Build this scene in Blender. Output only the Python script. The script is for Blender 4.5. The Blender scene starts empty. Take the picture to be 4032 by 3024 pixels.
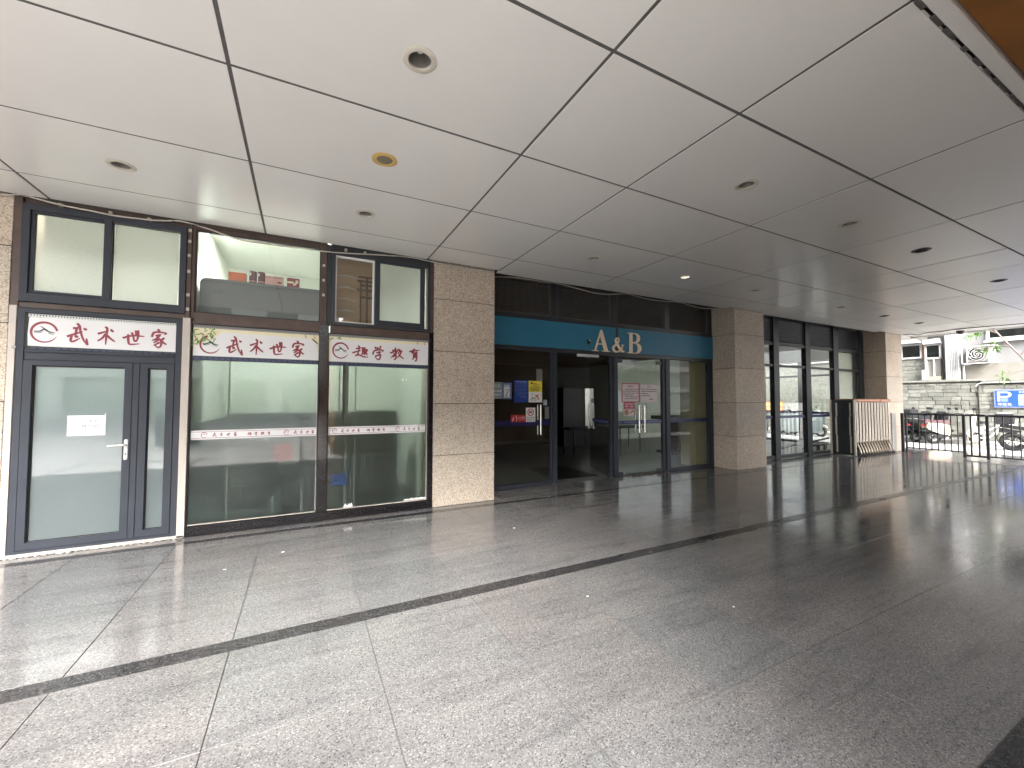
import bpy, bmesh, math, random
from mathutils import Vector, Matrix
from mathutils.geometry import tessellate_polygon
random.seed(7)
C = bpy.context.scene.collection
S = bpy.context.scene

# ------------------------------------------------------------------ camera
cam = bpy.data.cameras.new('camera')
cam.lens = 14.42; cam.sensor_width = 36.0; cam.clip_start = 0.05; cam.clip_end = 600
camo = bpy.data.objects.new('camera', cam); C.objects.link(camo); S.camera = camo
yaw, pitch, roll = map(math.radians, (27.08, 2.193, 0.07))
fw = Vector((math.sin(yaw)*math.cos(pitch), math.cos(yaw)*math.cos(pitch), math.sin(pitch)))
rt = Vector((math.cos(yaw), -math.sin(yaw), 0)); up = rt.cross(fw)
r2 = rt*math.cos(roll) + up*math.sin(roll); u2 = up*math.cos(roll) - rt*math.sin(roll)
mm = Matrix((r2, u2, -fw)).transposed().to_4x4(); mm.translation = (0, 0, 1.6)
camo.matrix_world = mm

# ------------------------------------------------------------------ world, sun, exposure
SUN_EL, SUN_AZ = math.radians(38), math.radians(-158)     # azimuth measured from +Y towards +X
w = bpy.data.worlds.new('World'); S.world = w; w.use_nodes = True
wt = w.node_tree; wt.nodes.clear()
sky = wt.nodes.new('ShaderNodeTexSky'); sky.sky_type = 'NISHITA'; sky.sun_disc = False
sky.sun_elevation = SUN_EL; sky.sun_rotation = SUN_AZ
sky.air_density = 1.0; sky.dust_density = 4.0; sky.ozone_density = 1.0
hsv = wt.nodes.new('ShaderNodeHueSaturation'); hsv.inputs['Saturation'].default_value = 0.22
bg = wt.nodes.new('ShaderNodeBackground'); bg.inputs['Strength'].default_value = 0.15
wo = wt.nodes.new('ShaderNodeOutputWorld')
wt.links.new(sky.outputs[0], hsv.inputs['Color']); wt.links.new(hsv.outputs[0], bg.inputs['Color']); wt.links.new(bg.outputs[0], wo.inputs[0])
sl = bpy.data.lights.new('sun', 'SUN'); sl.energy = 0.6; sl.angle = math.radians(26); sl.color = (1, .975, .94)
so = bpy.data.objects.new('sun', sl); C.objects.link(so)
sd = Vector((math.sin(SUN_AZ)*math.cos(SUN_EL), math.cos(SUN_AZ)*math.cos(SUN_EL), math.sin(SUN_EL)))
so.rotation_euler = sd.to_track_quat('Z', 'Y').to_euler(); so.location = (-20, -20, 30)
vs = S.view_settings
S.display_settings.display_device = 'sRGB'
vs.view_transform = 'Standard'; vs.look = 'None'; vs.gamma = 1; vs.use_curve_mapping = False
vs.exposure = 3.24
S.cycles.use_denoising = True
S.cycles.max_bounces = 10; S.cycles.diffuse_bounces = 5; S.cycles.glossy_bounces = 4
S.cycles.transmission_bounces = 8; S.cycles.transparent_max_bounces = 24
S.cycles.caustics_reflective = False; S.cycles.caustics_refractive = False
S.cycles.sample_clamp_indirect = 6

# ------------------------------------------------------------------ materials
def newmat(n):
    m = bpy.data.materials.new(n); m.use_nodes = True
    t = m.node_tree; t.nodes.clear()
    o = t.nodes.new('ShaderNodeOutputMaterial')
    return m, t, o
def nd(t, kind, **kw):
    n = t.nodes.new('ShaderNode'+kind)
    for k, v in kw.items(): setattr(n, k, v)
    return n
def pos(t, scale=(1, 1, 1), rand=0.0):
    g = nd(t, 'NewGeometry'); mp = nd(t, 'Mapping'); mp.inputs['Scale'].default_value = scale
    if rand:
        oi = nd(t, 'ObjectInfo'); mu = nd(t, 'Math', operation='MULTIPLY'); mu.inputs[1].default_value = rand
        t.links.new(oi.outputs['Random'], mu.inputs[0])
        ad = nd(t, 'VectorMath', operation='ADD')
        t.links.new(g.outputs['Position'], ad.inputs[0]); t.links.new(mu.outputs[0], ad.inputs[1])
        t.links.new(ad.outputs[0], mp.inputs[0])
    else: t.links.new(g.outputs['Position'], mp.inputs[0])
    return mp.outputs[0]
def noise(t, vec, scale, detail=3, rough=.55):
    n = nd(t, 'TexNoise'); n.inputs['Scale'].default_value = scale; n.inputs['Detail'].default_value = detail
    n.inputs['Roughness'].default_value = rough; t.links.new(vec, n.inputs['Vector']); return n.outputs['Fac']
def ramp(t, fac, stops):
    r = nd(t, 'ValToRGB'); e = r.color_ramp.elements
    while len(e) < len(stops): e.new(0.5)
    for el, (p, c) in zip(e, stops):
        el.position = p; el.color = (*c, 1) if len(c) == 3 else c
    t.links.new(fac, r.inputs[0]); return r.outputs[0]
def mixc(t, fac, a, b, mode='MIX'):
    m = nd(t, 'Mix', data_type='RGBA', blend_type=mode)
    for sock, v in ((m.inputs[0], fac), (m.inputs[6], a), (m.inputs[7], b)):
        if hasattr(v, 'is_output'): t.links.new(v, sock)
        elif isinstance(v, (int, float)): sock.default_value = v
        else: sock.default_value = (*v, 1)
    return m.outputs[2]
def sc(c, k): return tuple(min(1, x*k) for x in c)
def std(n, col, rough=.5, metal=0.0, var=.12, scale=6, bump=0.0, bscale=60, spec=.5, coat=0.0, rand=0.0, stretch=(1, 1, 1), rvar=.06, dirt=0.0):
    """plain principled surface with uneven colour, gloss and relief"""
    m, t, o = newmat(n)
    b = nd(t, 'BsdfPrincipled'); t.links.new(b.outputs[0], o.inputs[0])
    v = pos(t, stretch, 37.0 if rand else 0)
    f = noise(t, v, scale, 4)
    c = ramp(t, f, [(.25, sc(col, 1-var)), (.75, sc(col, 1+var))])
    if dirt:
        f2 = noise(t, v, scale*.35, 6, .7)
        c = mixc(t, ramp(t, f2, [(.5, (0, 0, 0)), (.75, (dirt, dirt, dirt))]), c, sc(col, .45))
    if rand:
        oi = nd(t, 'ObjectInfo')
        c = mixc(t, 1.0, c, ramp(t, oi.outputs['Random'], [(0, (1-rand,)*3), (1, (1, 1, 1))]), 'MULTIPLY')
    t.links.new(c, b.inputs['Base Color'])
    mr = nd(t, 'MapRange'); mr.inputs['To Min'].default_value = max(.02, rough-rvar); mr.inputs['To Max'].default_value = min(1, rough+rvar)
    t.links.new(f, mr.inputs['Value']); t.links.new(mr.outputs[0], b.inputs['Roughness'])
    b.inputs['Metallic'].default_value = metal; b.inputs['Specular IOR Level'].default_value = spec
    b.inputs['Coat Weight'].default_value = coat; b.inputs['Coat Roughness'].default_value = .1
    if bump:
        bp = nd(t, 'Bump'); bp.inputs['Strength'].default_value = bump; bp.inputs['Distance'].default_value = .01
        t.links.new(noise(t, v, bscale, 3), bp.inputs['Height']); t.links.new(bp.outputs[0], b.inputs['Normal'])
    return m
def granite(n, stops, scale=110, rough=.16, tint=.16, rand=.12, spec=.5, bump=0.0, streak=True, metalrough=0.0):
    """speckled polished stone: crystal cells in several tones, cloudy tint, each slab a little different"""
    m, t, o = newmat(n)
    b = nd(t, 'BsdfPrincipled'); t.links.new(b.outputs[0], o.inputs[0])
    v = pos(t, (1, 1, 1), 53.0); v0 = pos(t, (.55, 1.6, 1))
    vo = nd(t, 'TexVoronoi'); vo.inputs['Scale'].default_value = scale; vo.inputs['Randomness'].default_value = 1
    t.links.new(v, vo.inputs['Vector'])
    c = ramp(t, nd_sep(t, vo.outputs['Color']), stops)
    big = noise(t, v0, 1.7, 5, .6)
    c = mixc(t, 1.0, c, ramp(t, big, [(.3, (1-tint,)*3), (.7, (1, .985, .97))]), 'MULTIPLY')
    oi = nd(t, 'ObjectInfo')
    c = mixc(t, 1.0, c, ramp(t, oi.outputs['Random'], [(0, (1-rand*1.15, 1-rand, 1-rand*.85)), (.35, (1-rand*.2, 1-rand*.2, 1-rand*.2)), (.65, (1, 1-rand*.25, 1-rand*.35)), (1, (1-rand*.6, 1-rand*.55, 1-rand*.45))]), 'MULTIPLY')
    t.links.new(c, b.inputs['Base Color'])
    if streak:
        wn = noise(t, pos(t, (.35, 2.6, 1), 0), 3.1, 7, .7)
        c = mixc(t, 1.0, c, ramp(t, wn, [(.36, (.80, .80, .81)), (.50, (1, 1, 1)), (.66, (1.0, 1.0, 1.0)), (.8, (.90, .87, .84))]), 'MULTIPLY')
        t.links.new(c, b.inputs['Base Color'])
    st = noise(t, pos(t, (.7, 3.2, 1)), 2.1, 6, .65)
    mr = nd(t, 'MapRange'); mr.inputs['From Min'].default_value = .3; mr.inputs['From Max'].default_value = .7
    mr.inputs['To Min'].default_value = rough*.7; mr.inputs['To Max'].default_value = rough*1.6
    t.links.new(st, mr.inputs['Value']); t.links.new(mr.outputs[0], b.inputs['Roughness'])
    b.inputs['Specular IOR Level'].default_value = spec
    if bump:
        bp = nd(t, 'Bump'); bp.inputs['Strength'].default_value = bump; bp.inputs['Distance'].default_value = .004
        t.links.new(noise(t, v, scale*.9, 3), bp.inputs['Height']); t.links.new(bp.outputs[0], b.inputs['Normal'])
    return m
def nd_sep(t, col):
    s = nd(t, 'SeparateColor'); t.links.new(col, s.inputs[0]); return s.outputs[0]
def schlick(t, f0=.05):
    lw = nd(t, 'LayerWeight'); lw.inputs['Blend'].default_value = .5
    p = nd(t, 'Math', operation='POWER'); p.inputs[1].default_value = 5; t.links.new(lw.outputs['Facing'], p.inputs[0])
    ma = nd(t, 'Math', operation='MULTIPLY_ADD'); ma.inputs[1].default_value = 1-f0; ma.inputs[2].default_value = f0
    t.links.new(p.outputs[0], ma.inputs[0]); return ma.outputs[0]
def glass(n, tint=(.86, .91, .88), f0=.045, dirt=.04):
    m, t, o = newmat(n)
    tr = nd(t, 'BsdfTransparent'); tr.inputs[0].default_value = (*tint, 1)
    gl = nd(t, 'BsdfGlossy'); gl.inputs['Roughness'].default_value = .01
    di = nd(t, 'BsdfDiffuse'); di.inputs[0].default_value = (.5, .5, .48, 1)
    m1 = nd(t, 'MixShader'); f = noise(t, pos(t), 5, 5)
    fr = ramp(t, f, [(.35, (0, 0, 0)), (.8, (dirt, dirt, dirt))])
    t.links.new(fr, m1.inputs[0]); t.links.new(tr.outputs[0], m1.inputs[1]); t.links.new(di.outputs[0], m1.inputs[2])
    m2 = nd(t, 'MixShader'); t.links.new(schlick(t, f0), m2.inputs[0])
    t.links.new(m1.outputs[0], m2.inputs[1]); t.links.new(gl.outputs[0], m2.inputs[2]); t.links.new(m2.outputs[0], o.inputs[0])
    return m
def frosted(n, col, diffuse=.25, clear=.45, rough=.42, f0=.05, grough=.06, see=.15):
    """glass under a frosting film: blurred view through, some milky scatter, glossy face"""
    m, t, o = newmat(n)
    f = noise(t, pos(t), 90, 3)
    c = ramp(t, f, [(.3, sc(col, .94)), (.7, sc(col, 1.04))])
    tl = nd(t, 'BsdfTranslucent'); t.links.new(c, tl.inputs[0])
    di = nd(t, 'BsdfDiffuse'); t.links.new(c, di.inputs[0])
    rf = nd(t, 'BsdfRefraction'); rf.inputs['IOR'].default_value = 1.12; rf.inputs['Roughness'].default_value = rough; t.links.new(c, rf.inputs[0])
    gl = nd(t, 'BsdfGlossy'); gl.inputs['Roughness'].default_value = grough
    a = nd(t, 'MixShader'); a.inputs[0].default_value = diffuse; t.links.new(tl.outputs[0], a.inputs[1]); t.links.new(di.outputs[0], a.inputs[2])
    b = nd(t, 'MixShader'); b.inputs[0].default_value = clear; t.links.new(a.outputs[0], b.inputs[1]); t.links.new(rf.outputs[0], b.inputs[2])
    tp = nd(t, 'BsdfTransparent'); t.links.new(c, tp.inputs[0])
    b2 = nd(t, 'MixShader'); b2.inputs[0].default_value = see; t.links.new(b.outputs[0], b2.inputs[1]); t.links.new(tp.outputs[0], b2.inputs[2]); b = b2
    d = nd(t, 'MixShader'); t.links.new(schlick(t, f0), d.inputs[0]); t.links.new(b.outputs[0], d.inputs[1]); t.links.new(gl.outputs[0], d.inputs[2])
    g2 = nd(t, 'NewGeometry'); cl = nd(t, 'BsdfTransparent'); e = nd(t, 'MixShader')     # film on the face the light enters by; clear where it leaves the pane
    t.links.new(g2.outputs['Backfacing'], e.inputs[0]); t.links.new(d.outputs[0], e.inputs[1]); t.links.new(cl.outputs[0], e.inputs[2])
    t.links.new(e.outputs[0], o.inputs[0]); return m
def emit(n, col, k):
    m, t, o = newmat(n); e = nd(t, 'Emission'); e.inputs[0].default_value = (*col, 1); e.inputs[1].default_value = k
    t.links.new(e.outputs[0], o.inputs[0]); return m

M = {}
M['tile'] = granite('floor_granite', [(0, (.064, .063, .063)), (.16, (.132, .130, .128)), (.55, (.165, .162, .160)), (.9, (.20, .197, .194)), (1, (.285, .282, .279))], 165, .105, tint=.26, rand=.13, spec=.6)
M['tile_dark'] = granite('dark_granite', [(0, (.012, .012, .013)), (.5, (.03, .03, .031)), (1, (.075, .075, .078))], 130, .2, .2, .2)
M['stone'] = granite('column_granite', [(0, (.27, .22, .17)), (.35, (.46, .39, .315)), (1, (.62, .545, .455))], 95, .55, .14, .1, .3, .25, streak=False)
M['black_stone'] = granite('black_granite', [(0, (.006, .006, .007)), (.7, (.014, .013, .014)), (1, (.035, .03, .032))], 150, .09, .3, .1)
M['grout'] = std('grout', (.085, .08, .076), .9)
M['sill_mortar'] = std('sill_mortar', (.40, .37, .33), .9, var=.3, scale=30)
M['ceil'] = std('ceiling_panel_paint', (.80, .785, .757), .27, var=.02, scale=1.3, rand=.06, dirt=.05, spec=.45, rvar=.0)
M['seal'] = std('joint_sealant', (.10, .095, .09), .8, var=.25, scale=14)
M['plenum'] = std('roof_concrete', (.22, .21, .20), .9)
M['brown_soffit'] = std('brown_soffit', (.25, .105, .028), .7, var=.2, scale=3, bump=.1, spec=.15)
M['alu'] = std('grey_aluminium', (.032, .036, .046), .42, var=.1, scale=3, dirt=.12, spec=.3)
M['alu_dark'] = std('dark_aluminium', (.028, .031, .036), .4, var=.15, scale=3)
M['brown'] = std('brown_metal', (.075, .048, .038), .5, var=.25, scale=7, dirt=.5)
M['beige'] = std('beige_trim', (.46, .41, .36), .45, var=.08, scale=3, dirt=.15)
M['frame_black'] = std('black_frame', (.012, .014, .016), .45, var=.15, spec=.3)
M['gasket'] = std('black_gasket', (.012, .012, .013), .6)
M['white_paint'] = std('white_paint', (.72, .72, .70), .5, var=.05, scale=3)
M['chrome'] = std('brushed_steel', (.72, .71, .68), .22, metal=1, var=.06, scale=30)
M['steel_old'] = std('gate_steel', (.66, .60, .52), .30, metal=.55, var=.12, scale=18)
M['copper'] = std('copper_cap', (.42, .20, .12), .38, metal=.6, var=.2, scale=9)
M['sign_white'] = std('sign_vinyl', (.68, .67, .67), .4, var=.03, scale=2)
M['sign_cream'] = std('cream_print', (.72, .66, .45), .4, var=.06, scale=4)
M['maroon'] = std('maroon_print', (.23, .030, .045), .5, var=.12, scale=25)
M['ink'] = std('black_print', (.02, .02, .022), .5)
M['grey_ink'] = std('grey_print', (.16, .16, .17), .5)
M['navy'] = std('navy_print', (.022, .027, .06), .45, var=.2, scale=40)
M['navy_light'] = std('navy_pattern_print', (.06, .075, .15), .45)
M['leaf_print'] = std('bamboo_print', (.10, .22, .05), .5, var=.4, scale=60)
M['teal'] = std('teal_panel', (.032, .175, .285), .40, var=.1, scale=1.2, spec=.4)
M['gold_letter'] = std('champagne_letter', (.88, .71, .53), .4, var=.06, scale=8)
M['paper'] = std('paper', (.80, .79, .77), .7, var=.03, scale=8)
M['paper_pink'] = std('pinkish_paper', (.72, .62, .64), .6, var=.04, scale=8)
M['red'] = std('red_print', (.52, .025, .025), .45, var=.08)
M['crimson'] = std('crimson_print', (.42, .015, .06), .45, var=.08)
M['yellow'] = std('yellow_print', (.80, .66, .06), .45, var=.05)
M['blue_print'] = std('blue_print', (.016, .05, .28), .45, var=.1, scale=12)
M['blue_pale'] = std('pale_blue_print', (.16, .22, .42), .5, var=.12, scale=20)
M['strip_blue'] = std('blue_strip', (.010, .012, .085), .4, var=.15)
M['grey_poster'] = std('grey_poster', (.30, .36, .38), .5, var=.2, scale=12)
M['orange'] = std('orange_card', (.62, .13, .03), .5, var=.06)
M['tin'] = std('maroon_tin', (.13, .035, .04), .32, var=.15)
M['pinkbox'] = std('pink_card', (.58, .32, .28), .5, var=.06)
M['case'] = std('grey_case', (.115, .125, .12), .45, var=.06, scale=3)
M['wall_white'] = std('shop_wall', (.70, .72, .66), .8, var=.04, scale=2)
M['wall_dark'] = std('lobby_dark_wall', (.035, .030, .026), .6, var=.2, scale=2)  # near-black colour stands in for the darkness in the lobby's left part
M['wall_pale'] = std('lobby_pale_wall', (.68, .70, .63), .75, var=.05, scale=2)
M['khaki'] = std('khaki_wall', (.52, .45, .28), .7, var=.05, scale=2)
M['shop_floor'] = std('shop_floor', (.08, .10, .10), .3, var=.15, scale=2)
M['shop_dado'] = std('shop_dado', (.045, .06, .062), .5, var=.15, scale=2)
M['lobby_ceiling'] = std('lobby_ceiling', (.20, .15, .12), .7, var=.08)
M['wood_red'] = std('dark_red_wood', (.075, .016, .012), .35, var=.3, scale=5, stretch=(1, 1, .12))
M['wood_tan'] = std('tan_board', (.36, .24, .15), .5, var=.2, scale=5, stretch=(.25, 1, 1.4))
M['wood_dark'] = std('brown_lattice_wood', (.13, .075, .045), .5, var=.2, scale=8)
M['black'] = std('black_plastic', (.014, .014, .015), .42, var=.2)
M['rubber'] = std('tyre_rubber', (.018, .018, .018), .8, var=.2)
M['iron'] = std('black_iron_paint', (.010, .011, .014), .38, var=.25, scale=9)
M['cable_w'] = std('pale_cable', (.50, .46, .40), .6)
M['cable_b'] = std('black_cable', (.02, .019, .018), .6)
M['glass'] = glass('clear_glass', (.955, .97, .955), .045, .03)
M['glass_dark'] = glass('lobby_glass', (.88, .91, .88), .06)
M['frost_door'] = frosted('frosted_door_glass', (.46, .545, .565), .34, .40, .6, .10, .03, .05)
M['frost_bay'] = frosted('frosted_bay_glass', (.48, .535, .50), .07, .74, .62, .075, .04, .47)
M['frost_top'] = frosted('frosted_top_glass', (.54, .565, .525), .45, .30, .6, .06, .06, .05)
M['lamp_ring'] = std('lamp_ring', (.58, .54, .46), .5, var=.08)
M['lamp_gold'] = std('yellowed_ring', (.62, .40, .14), .5, var=.1)
M['lamp_can'] = std('lamp_reflector', (.24, .225, .205), .3, metal=.4)
M['grille'] = std('speaker_grille', (.20, .17, .12), .7, var=.2, scale=200)
M['bulb'] = std('frosted_bulb', (.78, .78, .75), .12, coat=.8)
M['lamp_glow'] = emit('shop_lamp_glow', (.95, 1, .955), 70.0)
M['lamp_glow_dim'] = emit('shop_lamp_dim', (1, 1, .95), 36.0)
M['lamp_lit'] = emit('lit_bulb', (1, .97, .9), 6.0)
M['road'] = std('concrete_road', (.42, .41, .40), .85, var=.08, scale=.8, bump=.2, bscale=30, dirt=.12)
M['kerb'] = std('kerb_concrete', (.45, .44, .42), .85, var=.1, scale=3)
M['plaza'] = std('plaza_paving', (.62, .61, .59), .6, var=.12, scale=.7, dirt=.15)
M['ashlar'] = std('grey_green_stone', (.30, .303, .265), .85, var=.24, scale=9, bump=.5, bscale=22, rand=.38)
M['mortar'] = std('mortar', (.20, .19, .17), .95)
M['column_joint'] = std('column_joint', (.07, .06, .05), .95)
M['render_white'] = std('white_render', (.24, .24, .243), .85, var=.09, scale=.9, dirt=.3)
M['render_grey'] = std('grey_render', (.30, .29, .27), .85, var=.12, scale=2)
M['render_dirty'] = std('stained_render', (.27, .255, .225), .85, var=.12, scale=1.6, dirt=.35)
M['pvc'] = std('white_pvc', (.62, .62, .61), .4, var=.03)
M['duct'] = std('white_sheet_metal', (.42, .415, .415), .5, var=.12, scale=3, stretch=(1, 3, .4), dirt=.3)
M['dark_glass'] = glass('street_glass', (.35, .42, .42), .07)
M['room_dark'] = std('room_dark', (.05, .06, .055), .8)
M['wood_orange'] = std('orange_wood', (.42, .19, .07), .5, var=.25, scale=8)
M['bark'] = std('pale_bark', (.22, .17, .155), .85, var=.25, scale=16)
M['leaf'] = std('leaf', (.11, .22, .045), .6, var=.35, scale=14, rand=.3)
M['sign_blue'] = std('parking_sign_blue', (.03, .10, .46), .4, var=.08, scale=6)
M['sign_pale'] = std('parking_sign_pale', (.36, .47, .80), .45, var=.06, scale=30)
M['sign_rim'] = std('parking_sign_rim', (.24, .28, .52), .4)
M['cream_plastic'] = std('cream_plastic', (.46, .42, .33), .3, var=.05, coat=.4)
M['maroon_plastic'] = std('dull_maroon_plastic', (.085, .042, .048), .4, var=.1)
M['silver_plastic'] = std('silver_plastic', (.55, .57, .58), .3, metal=.3)
M['red_plastic'] = std('red_plastic', (.50, .04, .04), .3, coat=.4)
def backlit(n, col):
    m, t, o = newmat(n)
    a = nd(t, 'BsdfTranslucent'); a.inputs[0].default_value = (*col, 1); b = nd(t, 'BsdfDiffuse'); b.inputs[0].default_value = (*col, 1)
    x = nd(t, 'MixShader'); x.inputs[0].default_value = .4; t.links.new(a.outputs[0], x.inputs[1]); t.links.new(b.outputs[0], x.inputs[2]); t.links.new(x.outputs[0], o.inputs[0]); return m
M['red_film'] = std('red_paper_packet', (.85, .09, .08), .5)
M['blue_film'] = std('blue_sign_plastic', (.06, .17, .60), .5)
M['milk_film'] = backlit('milky_plastic', (.80, .82, .80))
M['cover'] = std('grey_cover_sheet', (.20, .23, .23), .45, var=.2, scale=5)
M['lime'] = std('lime_plate', (.70, .75, .05), .4)
M['crown_far'] = std('far_leaf', (.07, .13, .035), .7, var=.4, scale=8)
M['pale_facade'] = std('pale_facade', (.62, .63, .60), .8, var=.05)
M['planter'] = std('dark_planter', (.06, .07, .07), .5)

# ------------------------------------------------------------------ objects
def setp(o, label=None, cat=None, group=None, kind=None):
    if label: o['label'] = label
    if cat: o['category'] = cat
    if group: o['group'] = group
    if kind: o['kind'] = kind
    return o
def thing(name, label, cat, loc=(0, 0, 0), group=None, kind=None, rz=0):
    o = bpy.data.objects.new(name, None); C.objects.link(o); o.location = loc; o.rotation_euler = (0, 0, rz)
    o.empty_display_size = .1
    return setp(o, label, cat, group, kind)
def basis(o):
    v = Vector((0, 0, 0))
    while o is not None: v += o.location; o = o.parent
    return v
class MB:
    def __init__(s): s.bm = bmesh.new()
    def box(s, x0, x1, y0, y1, z0, z1, bev=0):
        b = bmesh.new(); bmesh.ops.create_cube(b, size=1)
        bmesh.ops.scale(b, vec=(abs(x1-x0), abs(y1-y0), abs(z1-z0)), verts=b.verts)
        bmesh.ops.translate(b, vec=((x0+x1)/2, (y0+y1)/2, (z0+z1)/2), verts=b.verts)
        if bev: bmesh.ops.bevel(b, geom=b.edges[:], offset=bev, segments=1, affect='EDGES', profile=.5)
        s.add(b); return s
    def add(s, b, mat=None):
        if mat: bmesh.ops.transform(b, matrix=mat, verts=b.verts)
        me = bpy.data.meshes.new('t'); b.to_mesh(me); b.free(); s.bm.from_mesh(me); bpy.data.meshes.remove(me)
    def mesh(s, me, mat=None):
        b = bmesh.new(); b.from_mesh(me); s.add(b, mat); return s
    def cyl(s, p0, p1, r, r1=None, n=12, caps=True):
        p0, p1 = Vector(p0), Vector(p1); d = p1-p0; b = bmesh.new()
        bmesh.ops.create_cone(b, cap_ends=caps, segments=n, radius1=r, radius2=r if r1 is None else r1, depth=d.length)
        m = d.to_track_quat('Z', 'Y').to_matrix().to_4x4(); m.translation = (p0+p1)/2
        s.add(b, m); return s
    def tube(s, pts, r, n=8, rs=None):
        pts = [Vector(p) for p in pts]; vs = []; b = s.bm
        prev = None
        for i, p in enumerate(pts):
            d = (pts[min(i+1, len(pts)-1)]-pts[max(i-1, 0)]).normalized()
            a = d.orthogonal().normalized() if prev is None else (prev-d*prev.dot(d)).normalized()
            prev = a; c = d.cross(a); rr = rs[i] if rs else r
            vs.append([b.verts.new(p+(a*math.cos(2*math.pi*k/n)+c*math.sin(2*math.pi*k/n))*rr) for k in range(n)])
        for i in range(len(vs)-1):
            for k in range(n): b.faces.new((vs[i][k], vs[i][(k+1) % n], vs[i+1][(k+1) % n], vs[i+1][k]))
        b.faces.new(vs[0][::-1]); b.faces.new(vs[-1]); return s
    def prism(s, poly, axis, a, b_):
        """polygon in a plane, extruded along axis ('x','y','z') from a to b"""
        def P(u, v, h): return {'x': (h, u, v), 'y': (u, h, v), 'z': (u, v, h)}[axis]
        bm = bmesh.new()
        lo = [bm.verts.new(P(u, v, a)) for u, v in poly]; hi = [bm.verts.new(P(u, v, b_)) for u, v in poly]
        n = len(poly)
        for i in range(n): bm.faces.new((lo[i], lo[(i+1) % n], hi[(i+1) % n], hi[i]))
        for tri in tessellate_polygon([[Vector((u, v, 0)) for u, v in poly]]):
            bm.faces.new([lo[i] for i in tri]); bm.faces.new([hi[i] for i in tri][::-1])
        bmesh.ops.recalc_face_normals(bm, faces=bm.faces); s.add(bm); return s
    def lathe(s, prof, c=(0, 0, 0), n=28, axis='z'):
        bm = s.bm; rings = []
        for r, z in prof:
            rr = []
            for k in range(n):
                a = 2*math.pi*k/n
                u, v = r*math.cos(a), r*math.sin(a)
                p = {'z': (u, v, z), 'y': (u, z, v), 'x': (z, u, v)}[axis]
                rr.append(bm.verts.new(Vector(c)+Vector(p)))
            rings.append(rr)
        for i in range(len(rings)-1):
            for k in range(n): bm.faces.new((rings[i][k], rings[i][(k+1) % n], rings[i+1][(k+1) % n], rings[i+1][k]))
        return s
    def torus(s, c, R, r, axis='x', n=24, m=8):
        prof = [(R+r*math.cos(2*math.pi*k/m), r*math.sin(2*math.pi*k/m)) for k in range(m+1)]
        return s.lathe(prof, c, n, axis)
    def quad(s, *p):
        s.bm.faces.new([s.bm.verts.new(q) for q in p]); return s
    def build(s, name, m, parent=None, label=None, kind=None, local=False, smooth=False, recalc=True):
        if recalc: bmesh.ops.recalc_face_normals(s.bm, faces=s.bm.faces)
        if parent is not None and not local:
            bmesh.ops.translate(s.bm, vec=-basis(parent), verts=s.bm.verts)
        me = bpy.data.meshes.new(name); s.bm.to_mesh(me); s.bm.free()
        for x in (m if isinstance(m, (list, tuple)) else [m]): me.materials.append(M[x])
        if smooth:
            for p in me.polygons: p.use_smooth = True
            me.set_sharp_from_angle(angle=math.radians(40))
        o = bpy.data.objects.new(name, me); C.objects.link(o); o.parent = parent
        return setp(o, label, None, None, kind)
def bx(name, m, parent, x0, x1, y0, y1, z0, z1, bev=0, **kw):
    return MB().box(x0, x1, y0, y1, z0, z1, bev).build(name, m, parent, **kw)
def solo(o, label, cat, group=None):                       # a thing that is one mesh
    return setp(o, label, cat, group)
def inst(me, name, parent, loc, rot=(0, 0, 0), label=None):
    o = bpy.data.objects.new(name, me); C.objects.link(o); o.parent = parent; o.location = loc; o.rotation_euler = rot
    if label: o['label'] = label
    return o
def copy_tree(o, parent=None):
    c = o.copy(); C.objects.link(c); c.parent = parent
    for ch in list(o.children): copy_tree(ch, c)
    return c

_txt = {}
def text_mesh(body, depth=0.0):
    """flat lettering: unit em, in the XY plane"""
    if (body, depth) in _txt: return _txt[(body, depth)]
    cu = bpy.data.curves.new('lettering', 'FONT'); cu.body = body; cu.size = 1; cu.align_x = 'CENTER'; cu.align_y = 'CENTER'
    cu.extrude = depth; cu.resolution_u = 2
    o = bpy.data.objects.new('lettering', cu); C.objects.link(o)
    me = bpy.data.meshes.new_from_object(o.evaluated_get(bpy.context.evaluated_depsgraph_get()))
    bpy.data.objects.remove(o); _txt[(body, depth)] = me; return me
def facade_text(mb, body, x, y, z, h, sx=1.0, dx=None):
    """lettering facing -Y, centred at (x,z)"""
    me = text_mesh(body)
    mb.mesh(me, Matrix.Translation((x, y, z)) @ Matrix.Rotation(math.pi/2, 4, 'X') @ Matrix.Diagonal((h*sx, h, h, 1)))
    return mb
def blurred_line(mb, x0, x1, z, h, y, gap=.35, axis='y'):
    """an unreadable line of small print: a row of uneven marks"""
    x = min(x0, x1); end = max(x0, x1)
    while x < end:
        wd = h*random.uniform(.55, 1.05)
        a, b = x, min(end, x+wd); zz = h*random.uniform(.38, .5)
        if axis == 'y': mb.quad((a, y, z-zz), (b, y, z-zz), (b, y, z+zz), (a, y, z+zz))
        else: mb.quad((y, a, z-zz), (y, b, z-zz), (y, b, z+zz), (y, a, z+zz))
        x += wd+h*gap*random.uniform(.5, 1.3)
def smooth_line(pts, n=5):
    P = [Vector((p[0], p[1], 0)) for p in pts]
    if len(P) == 2: return [P[0].lerp(P[1], k/4) for k in range(5)]
    out = []
    for i in range(len(P)-1):
        a, b, c, d = P[max(i-1, 0)], P[i], P[i+1], P[min(i+2, len(P)-1)]
        for k in range(n):
            u = k/n
            out.append(.5*((2*b)+(c-a)*u+(2*a-5*b+4*c-d)*u*u+(3*b-a-3*c+d)*u**3))
    out.append(P[-1]); return out
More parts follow.
